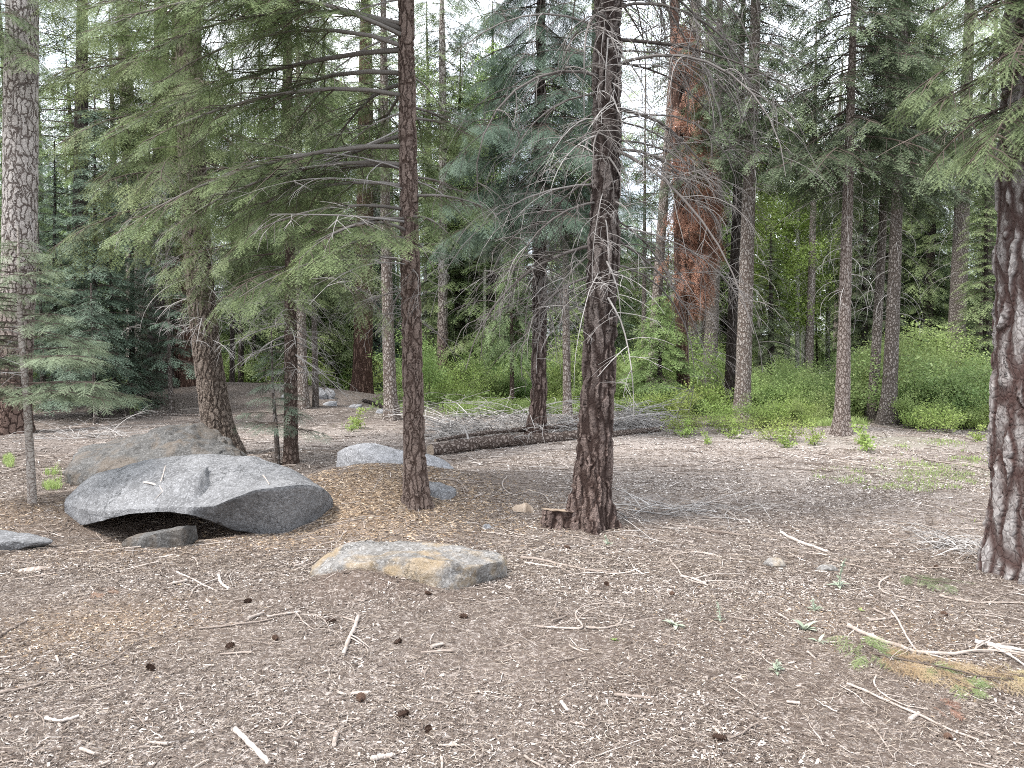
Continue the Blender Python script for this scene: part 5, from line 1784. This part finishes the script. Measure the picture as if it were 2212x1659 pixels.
# ------------------------------------------------------------------ sticks one can point at
def stick(label, pts, r, tint=.65, n=22, side=0, mat='stick', name='fallen_stick', cat='stick', group=None, taper=.5, lift=.6):
    P = np.array([ground_px(x, y) for (x, y) in pts])
    P, _ = smooth_path(P, np.ones(len(P)), n)
    r = r * .82
    tint = tint - .08
    R = r * np.linspace(1, taper, n) * (1 + .12 * rng.normal(0, 1, n).clip(-1, 1))
    P[:, 2] = hgt(P[:, 0], P[:, 1]) + R * lift + .004
    P += rng.normal(0, r * .12, P.shape)
    org = P.mean(0)
    b = MB()
    capped(b, P, R, 8, tint=np.repeat(np.clip(tint + rng.normal(0, .07, n), 0, 1), 8), capmat=0)
    for k in range(side):
        i = rng.integers(2, n - 3)
        a = math.atan2(*(P[i + 1] - P[i])[[1, 0]]) + rng.choice([-1, 1]) * rng.uniform(.3, .9)
        Lb = rng.uniform(.12, .4)
        p = arc(P[i], a, Lb, rng.uniform(0, .4), rng.uniform(-.4, 0), 7, 1, .15)
        p[:, 2] = np.maximum(p[:, 2], hgt(p[:, 0], p[:, 1]) + .004)
        v, q = tubes(p[None], (R[i] * .5 * np.linspace(1, .4, 7))[None], 5)
        b.add(v, q, tint=tint)
    o = b.build(name, [M[mat]], None, org)
    return tag(o, label, cat, group)


STICKS = [
    ('short thick stick pointing at the viewer below the ochre stained boulder', [(774, 1336), (765, 1362), (752, 1388), (742, 1417)], .014, .72, 2, .9),
    ('pale peeled stick angled down at the bottom edge left of the middle', [(506, 1580), (540, 1612), (582, 1655)], .013, .85, 0, .9),
    ('straight pale stick lying left of the ochre stained boulder', [(578, 1336), (610, 1330), (650, 1324)], .010, .7, 0, .8),
    ('long thin brown stick trailing left of the thick short stick', [(430, 1360), (500, 1353), (560, 1345), (600, 1336)], .007, .5, 0, .7),
    ('long bent pale branch with side twigs lying in the right foreground', [(1832, 1356), (1880, 1378), (1930, 1396), (1985, 1412), (2060, 1416), (2140, 1408), (2225, 1418)], .017, .66, 5, .5),
    ('forked thin pale twig crossing over the long bent branch', [(1925, 1322), (1945, 1352), (1962, 1384), (1985, 1410), (2040, 1425), (2110, 1450), (2190, 1462)], .008, .8, 4, .4),
    ('white ringed birch like stick at the right edge beside the long bent branch', [(2106, 1390), (2150, 1400), (2200, 1410), (2260, 1420)], .018, .92, 2, .8),
    ('long straight thin grey stick slanting through the lower right ground', [(1830, 1480), (1900, 1510), (1990, 1550), (2050, 1578), (2115, 1602)], .008, .72, 0, .7),
    ('thin curled twig above the long straight grey stick', [(1893, 1462), (1888, 1478), (1905, 1500), (1950, 1524), (2005, 1536)], .006, .72, 1, .5),
    ('pale barked stick lying alone on bare ground right of the stout furrowed pine', [(1688, 1153), (1710, 1166), (1745, 1180), (1790, 1196)], .016, .86, 0, .9),
    ('dark long stick right of the foot of the stout furrowed pine', [(1480, 1140), (1530, 1148), (1580, 1155), (1600, 1158)], .014, .35, 1, .7),
    ('grey curved stick right of the ochre stained boulder, upper of two', [(1125, 1207), (1170, 1212), (1230, 1226), (1290, 1236), (1335, 1240)], .014, .55, 2, .5),
    ('pale short stick below the grey curved one right of the ochre stained boulder', [(1133, 1218), (1170, 1223), (1210, 1228)], .010, .78, 0, .6),
    ('grey twisted twig ending in a pale tip ahead of the low stump', [(1560, 1205), (1500, 1195)[:2], (1448, 1205), (1462, 1228), (1480, 1250), (1530, 1266)], .008, .7, 5, .6),
    ('pale stick with a tuft of twigs right of the grey twisted twig', [(1470, 1247), (1500, 1254), (1528, 1264)], .010, .85, 3, .6),
    ('coiled bare vine like twig on the middle foreground ground', [(1160, 1356), (1230, 1360), (1258, 1357), (1243, 1330), (1262, 1312), (1300, 1306)], .009, .66, 2, .6),
    ('short curved twig closing the coil of bare twig', [(1265, 1358), (1300, 1360), (1335, 1352), (1348, 1332)], .009, .62, 1, .6),
    ('chunky short pale stick at the bottom edge', [(1090 * 0 + 1004 - 200, 1644), (830, 1640), (852, 1637)], .013, .78, 0, .9),
    ('short brown stick piece standing up near the bottom edge', [(975 - 248, 1590), (722, 1612)], .012, .55, 0, .9),
    ('bent twig with side shoots beside the short thick stick', [(640, 1325), (655, 1345), (680, 1362), (694, 1352)], .006, .68, 5, .5),
    ('slim stick in front of the thick plated pine, level and long', [(2030, 1290), (2090, 1302), (2150, 1304), (2230, 1306)], .010, .6, 2, .6),
    ('short brown stick left of the level slim stick', [(1878, 1344), (1920, 1338), (1952, 1332)], .009, .5, 0, .7),
    ('curled pale twig above the short brown stick on the right', [(1925, 1245), (1900, 1262), (1910, 1282), (1960, 1296), (1990, 1300)], .009, .7, 2, .5),
    ('brown stick leading into the green fallen bough', [(1798, 1212), (1840, 1222), (1900, 1238)], .010, .45, 1, .7),
    ('crooked thin twig standing on edge at the bottom right', [(1590 + 262, 1560), (1880, 1570), (1905, 1600), (1930, 1640)], .006, .62, 1, .6),
    ('short thick pale stick at the bottom, right of the middle', [(1500 + 465, 1560), (1985, 1545)], .012, .7, 0, .8),
    ('brown stick lying level, lower right of the coiled twig', [(1328, 1505), (1370, 1508), (1410, 1512)], .010, .45, 0, .7),
    ('pale stub of wood pointing down in the lower middle', [(1212, 1500 + 20), (1228, 1540)], .010, .82, 0, .9),
    ('dark thin stick in the lower left corner', [(-5, 1380), (30, 1358), (60, 1342)], .009, .3, 1, .6),
    ('brown thin stick by the bare sand patch at lower left', [(0, 1500), (60, 1488), (102, 1475)], .009, .45, 0, .6),
    ('curved white chip like stick at the lower left', [(100, 1556), (130, 1562), (170, 1550)], .011, .92, 0, .7),
    ('slender long twig across the left foreground', [(190, 1448), (240, 1432), (300, 1390), (380, 1370)], .005, .45, 2, .6),
    ('straight pale stick left of the boulder gap, on chips', [(382, 1238), (410, 1250), (470, 1280)], .008, .82, 0, .6),
    ('hooked pale piece of wood left of the ochre stained boulder', [(632 - 160, 1245), (478, 1262), (495, 1275)], .011, .85, 1, .9),
    ('thin tan stick at the foot of the chip mound', [(870, 1040), (930, 1035), (985, 1040), (1010, 1062)][::-1][:3], .010, .5, 0, .6),
    ('pale forked twig between the small grey stone and the low stump', [(1095, 1030), (1085, 1050), (1110, 1070), (1145, 1062)], .009, .75, 3, .5),
    ('stick leaning low beside the small pale stone', [(1040, 1150), (1080, 1155), (1150, 1166), (1215, 1172)], .007, .72, 3, .5),
    ('pale thin stick in the twigs right of the stout furrowed pine', [(1540, 1095), (1580, 1112), (1612, 1140)], .010, .8, 2, .5),
]
for (lab, pts, r, t, sd, tp) in STICKS:
    stick(lab, pts, r, t, side=sd, taper=tp)
# twig and pale stick lying on the big slab
def slab_z(x, y, d):
    return at(x, y, d)


for (lab, pts, r, t) in [('thin forked pale twig lying on top of the big granite slab', [(358, 1008, 7.05), (352, 1030, 6.85), (345, 1048, 6.72), (352, 1064, 6.6), (350, 1084, 6.46)], .006, .75),
                         ('short white piece of wood lying on the big granite slab', [(313, 1044, 6.78), (326, 1046, 6.76), (340, 1047, 6.76)], .012, .9),
                         ('small pale twig on the right shoulder of the big granite slab', [(568, 1028, 6.9), (575, 1036, 6.8), (582, 1048, 6.6)], .006, .7)]:
    bpy.context.view_layer.update()
    P = []
    slab = bpy.data.objects['boulder']
    for (x, y, d) in pts:
        dv = ray(x, y)
        from mathutils import Vector
        ok, loc, nrm, _ = slab.ray_cast(slab.matrix_world.inverted() @ Vector((0, 0, HC)), Vector(dv).normalized())
        P.append(np.array(slab.matrix_world @ loc) + np.array(nrm) * r if ok else at(x, y, d))
    P, _ = smooth_path(np.array(P), np.ones(len(P)), 14)
    b = MB()
    capped(b, P, r * np.linspace(1, .6, 14), 6, tint=t, capmat=0)
    if len(pts) > 3:
        for (i, da) in ((6, .7), (9, -.6)):
            p2 = P[i] + (P[13] - P[i]) * np.linspace(0, .8, 6)[:, None]
            p2[:, 0] += da * np.linspace(0, .12, 6)
            v, q = tubes(p2[None], (r * .6 * np.linspace(1, .4, 6))[None], 4)
            b.add(v, q, tint=t)
    org = P.mean(0)
    tag(b.build('fallen_stick', [M['stick']], None, org), lab, 'stick')

# many similar small sticks and pale wood pieces
protoS = []
for k in range(6):
    b = MB()
    n = 9
    Lb = [.10, .16, .22, .30, .12, .08][k]
    P = arc(np.zeros(3), 0, Lb, 0, 0, n, 1, .10)
    P[:, 0] -= Lb / 2
    r = [.008, .007, .006, .006, .010, .011][k]
    R = r * np.linspace(1, .7, n)
    P[:, 2] = r * .7
    capped(b, P, R, 6, tint=np.repeat(np.clip([.58, .48, .40, .36, .6, .66][k] + rng.normal(0, .06, n), 0, 1), 6), capmat=0)
    o = b.build('small_stick', [M['stick']])
    protoS.append(o)
LAB = ['small pale stick lying among the wood chips', 'thin tan stick lying among the wood chips', 'thin grey brown stick lying on the ground', 'long thin brown stick lying on the ground',
       'short thick pale stick lying among the chips', 'white stubby piece of wood lying among the chips']
for i in range(150):
    k = i % 6
    d = 2.5 + 9 * rng.random() ** 1.6
    x = rng.uniform(-1, 1) * (d * .7)
    o = protoS[k] if i < 6 else protoS[k].copy()
    if i >= 6:
        COL.objects.link(o)
    o.location = (x, d, H(x, d) + .003)
    o.rotation_euler = (0, rng.normal(0, .05), rng.uniform(0, 6.28))
    s = rng.uniform(.35, .85) * (1 + .05 * d)
    o.scale = (s, s, s)
    tag(o, LAB[k], 'stick', LAB[k])

# pine cones
cb = MB()
for i in range(60):
    t = i / 60
    a = i * 2.4
    r = .022 * sin(pi * (.12 + .85 * t)) ** .8
    c = np.array([(t - .5) * .075, r * cos(a), r * sin(a)])
    o_ = np.array([0, cos(a), sin(a)])
    s_ = np.array([0, -sin(a), cos(a)])
    w_ = .008
    cb.add([c * np.array([1, .5, .5]) - s_ * w_, c * np.array([1, .5, .5]) + s_ * w_, c + o_ * .005 + np.array([.006, 0, 0]) + s_ * w_ * .6, c + o_ * .005 + np.array([.006, 0, 0]) - s_ * w_ * .6], [(0, 1, 2, 3)],
           tint=np.array([.1, .1, .75, .75]))
v, q = tubes(np.array([[[-.036, 0, 0], [-.015, 0, 0], [.015, 0, 0], [.038, 0, 0]]]), np.array([[.004, .016, .016, .004]]), 8)
cb.add(v, q, tint=.2)
cone0 = cb.build('pine_cone', M['cone'], smooth=False)
CONES = [(535, 1302, 'dark pine cone left of the bent twig beside the thick stick'), (925, 1308 - 24, 'dark pine cone right above the short thick stick'), (1002, 1335, 'dark pine cone right of the short thick stick'),
         (1452, 1286, 'dark pine cone left of the sage green plant'), (1310, 1245 + 20, 'brown pine cone among twigs in the middle foreground'), (716, 1345, 'dark pine cone between the bent twig and the thick stick'),
         (325, 1447, 'dark pine cone at the end of the slender left twig'), (497, 1400, 'dark pine cone on the left foreground chips'), (860, 1390, 'dark pine cone below the short thick stick, right'),
         (2040, 1330, 'pine cone under the short brown stick at right'), (2022, 1228, 'dark pine cone behind the green fallen bough'), (1225, 1185, 'brown pine cone in front of the low stump'), (595, 1382, 'orange brown pine cone in the left foreground'),
         (2048, 1597, 'pine cone near the lower right corner'), (780, 1512, 'dark pine cone in the lower left middle'), (1555, 1598, 'brown pine cone at the lower middle right'), (925, 1580, 'blackish pine cone at the bottom middle'), (870, 1548, 'small dark pine cone above the blackish one at the bottom')]
for i, (x, y, lab) in enumerate(CONES):
    o = cone0 if i == 0 else cone0.copy()
    if i:
        COL.objects.link(o)
    g = ground_px(x, y)
    o.location = (g[0], g[1], g[2] + .010)
    o.rotation_euler = (rng.uniform(0, 6), rng.normal(0, .2), rng.uniform(0, 6.28))
    s = rng.uniform(.55, .8)
    o.scale = (s, s, s)
    tag(o, lab, 'pine cone')

# ------------------------------------------------------------------ sage green weeds
def weed(label, x, y, wpx, n=9, stalk=0.0, mat='sage', tint=.55):
    g = ground_px(x, y)
    s = wpx * .5 / F * g[1]
    root = empty('sage_weed', g, label, 'weed')
    b = MB()
    for i in range(n):
        az = i * 2.4 + rng.normal(0, .25)
        e0 = rng.uniform(.35, 1.1)
        Lb = s * rng.uniform(.6, 1.15)
        P = arc(np.zeros(3), az, Lb, e0, e0 - rng.uniform(.5, 1.3), 8, 1, .06)
        wd = Lb * .15 * np.sin(pi * np.clip(np.linspace(.08, .97, 8), 0, 1)) ** .8
        sd = np.array([-sin(az), cos(az), 0])
        V = np.stack([P - sd * wd[:, None] + [0, 0, .25 * 1] * wd[:, None], P, P + sd * wd[:, None] + [0, 0, .25] * wd[:, None]], 1).reshape(-1, 3)
        k = np.arange(7)[:, None] * 3
        b.add(V, np.concatenate([k + [[0, 1, 4, 3]], k + [[1, 2, 5, 4]]]), tint=np.clip(tint + rng.normal(0, .1), 0, 1))
    b.build('leaf_rosette', M[mat], root)
    if stalk:
        st = MB()
        P = arc(np.zeros(3), rng.uniform(0, 6.28), stalk, 1.45, 1.2, 7, 1, .1)
        v, q = tubes(P[None], (.004 * np.linspace(1, .5, 7))[None], 5)
        st.add(v, q, tint=.5)
        for t in np.linspace(.15, 1, 12):
            p, _ = sample_line(P, [t])
            leaves(st, p + rng.normal(0, .006, (3, 3)), s * .28, .55)
        st.build('flower_stalk', M[mat], root)


weed('sage green rosette weed, the largest and palest, in the middle right foreground', 1456, 1352, 62, 12, tint=.65)
weed('small pale weed right of the largest sage rosette', 1556, 1340, 38, 8, .10)
weed('sage green weed with lance leaves left of the long bent branch', 1738, 1362, 66, 11)
weed('broad leaved weed just below the sage weed by the long bent branch', 1768, 1388, 50, 6)
weed('tiny weed with narrow leaves in the lower right middle', 1676, 1452, 44, 9, .05, tint=.4)
weed('tall stalked grey green weed beside the second tan stone', 1812, 1268, 52, 8, .20)
weed('bushy grey weed below the tall stalked one', 1760, 1320, 40, 12, .07, tint=.45)
weed('little grey weed at the foot of the furrowed pine, twiggy', 1313, 1178, 30, 8, .08, tint=.6)
weed('tiny yellow green weed between the rosette and coiled twig', 1328, 1384, 26, 9, .0, 'grass')
weed('tiny yellow green tuft right of the bushy grey weed', 1890 - 30, 1320, 18, 8, .0, 'grass')

# ------------------------------------------------------------------ fallen boughs
def bough(label, pts, mat, fl, r, tint, n=14, lod=0, spread=.5, lift=.03):
    P = np.array([ground_px(x, y) for (x, y) in pts])
    P, _ = smooth_path(P, np.ones(len(P)), 12)
    P[:, 2] = hgt(P[:, 0], P[:, 1]) + lift
    org = P.mean(0)
    root = empty('fallen_bough', org, label, 'bough')
    b, c = MB(), MB()
    v, q = tubes(P[None], (r * np.linspace(1, .4, 12))[None], 6)
    b.add(v, q, tint=.5)
    t = rng.uniform(.05, 1, n)
    pos, tn = sample_line(P, t)
    lat = norm(np.cross(tn, [0, 0, 1.]))
    sd = rng.choice([-1, 1], n)[:, None]
    a = np.radians(rng.uniform(15, 80, n))[:, None]
    X = tn * np.cos(a) + lat * sd * np.sin(a) + np.array([0, 0, .12])
    place_fronds(c, lod, pos + lat * sd * rng.uniform(0, spread * .1, (n, 1)), X, fl * rng.uniform(.7, 1.2, n), np.clip(tint + rng.normal(0, .12, n), 0, 1), tilt=.35, curl=.2)
    z = c.v
    for k in range(len(z)):
        z[k][:, 2] = np.maximum(z[k][:, 2], hgt(z[k][:, 0], z[k][:, 1]) + .004)
    b.build('stem', M['twig_brown'], root, org)
    c.build('spray', [M[mat]], root, org, smooth=False)


bough('green fallen fir bough on the ground left of the thick plated pine', [(1962, 1252), (1995, 1262), (2045, 1268)], 'fir', .16, .006, .55, 16)
bough('fading yellow green fir bough at the left end of the orange dead one', [(1850, 1385), (1862, 1405), (1885, 1432)], 'fir_bright', .15, .004, .6, 16)
bough('long orange brown dead fir bough under the long bent branch', [(1890, 1425), (1960, 1440), (2040, 1455), (2120, 1475), (2190, 1480)], 'straw', .17, .006, .55, 46)
bough('half green fir sprig on the orange dead bough, nearest the bottom', [(2060, 1478), (2085, 1492), (2110, 1500)], 'fir_bright', .12, .004, .55, 9)
bough('green tipped fir sprig in the middle of the orange dead bough', [(1995, 1442), (2015, 1452), (2040, 1462)], 'fir_bright', .10, .004, .6, 7)
bough('orange dead needle sprig at the right edge of the view', [(2150, 1465), (2190, 1470), (2230, 1480)], 'straw', .15, .004, .6, 14)
bough('rust brown dead needle sprig in the lower middle right', [(2030 - 10, 1530), (2060, 1545)][:2], 'rust', .08, .003, .6, 7)
bough('little rust brown needle sprig among chips at the left', [(195, 1285), (225, 1290)], 'rust', .07, .003, .7, 7)
# ------------------------------------------------------------------ camera, light, sky
cam = bpy.data.cameras.new('camera')
co = bpy.data.objects.new('camera', cam)
COL.objects.link(co)
co.location = (0, 0, HC)
co.rotation_euler = (pi / 2 - PITCH, 0, 0)
cam.sensor_width = 36
cam.lens = F / 2212 * 36
cam.clip_end = 2000
scene.camera = co

SUN_EL, SUN_AZ = radians(58), radians(-120)   # azimuth from +Y, clockwise
sun = bpy.data.lights.new('sun', 'SUN')
sun.energy = 2.6
sun.angle = radians(13)
sun.color = (1, .965, .92)
so = bpy.data.objects.new('sun', sun)
COL.objects.link(so)
so.rotation_euler = (pi / 2 - SUN_EL, 0, -SUN_AZ + pi)
w = bpy.data.worlds.new('World')
scene.world = w
w.use_nodes = True
nt = w.node_tree
bg = nt.nodes['Background']
sky = N(nt, 'ShaderNodeTexSky', sky_type='NISHITA', sun_disc=False)
sky.sun_elevation = SUN_EL
sky.sun_rotation = SUN_AZ
tc = N(nt, 'ShaderNodeTexCoord')
cl = noise_n(nt, tc.outputs['Generated'], 2.2, 5, .55)
cloud = ramp(nt, cl.outputs['Fac'], [(.32, (6.8, 7.5, 8.6)), (.62, (10.0, 10.3, 10.7))])
f = ramp(nt, cl.outputs['Fac'], [(.25, (.72,) * 3), (.6, (.95,) * 3)])
L(nt, mixc(nt, f, sky.outputs[0], cloud), bg.inputs['Color'])
bg.inputs['Strength'].default_value = .12
scene.view_settings.view_transform = 'Standard'
scene.view_settings.look = 'None'
scene.view_settings.exposure = 1.45
scene.view_settings.gamma = 1
cy = scene.cycles
cy.max_bounces = 4
cy.diffuse_bounces = 3
cy.pixel_filter_type = 'BLACKMAN_HARRIS'
cy.filter_width = 1.0
cy.glossy_bounces = 1
cy.transmission_bounces = 2
cy.transparent_max_bounces = 2
cy.caustics_reflective = cy.caustics_refractive = False
cy.use_denoising = False
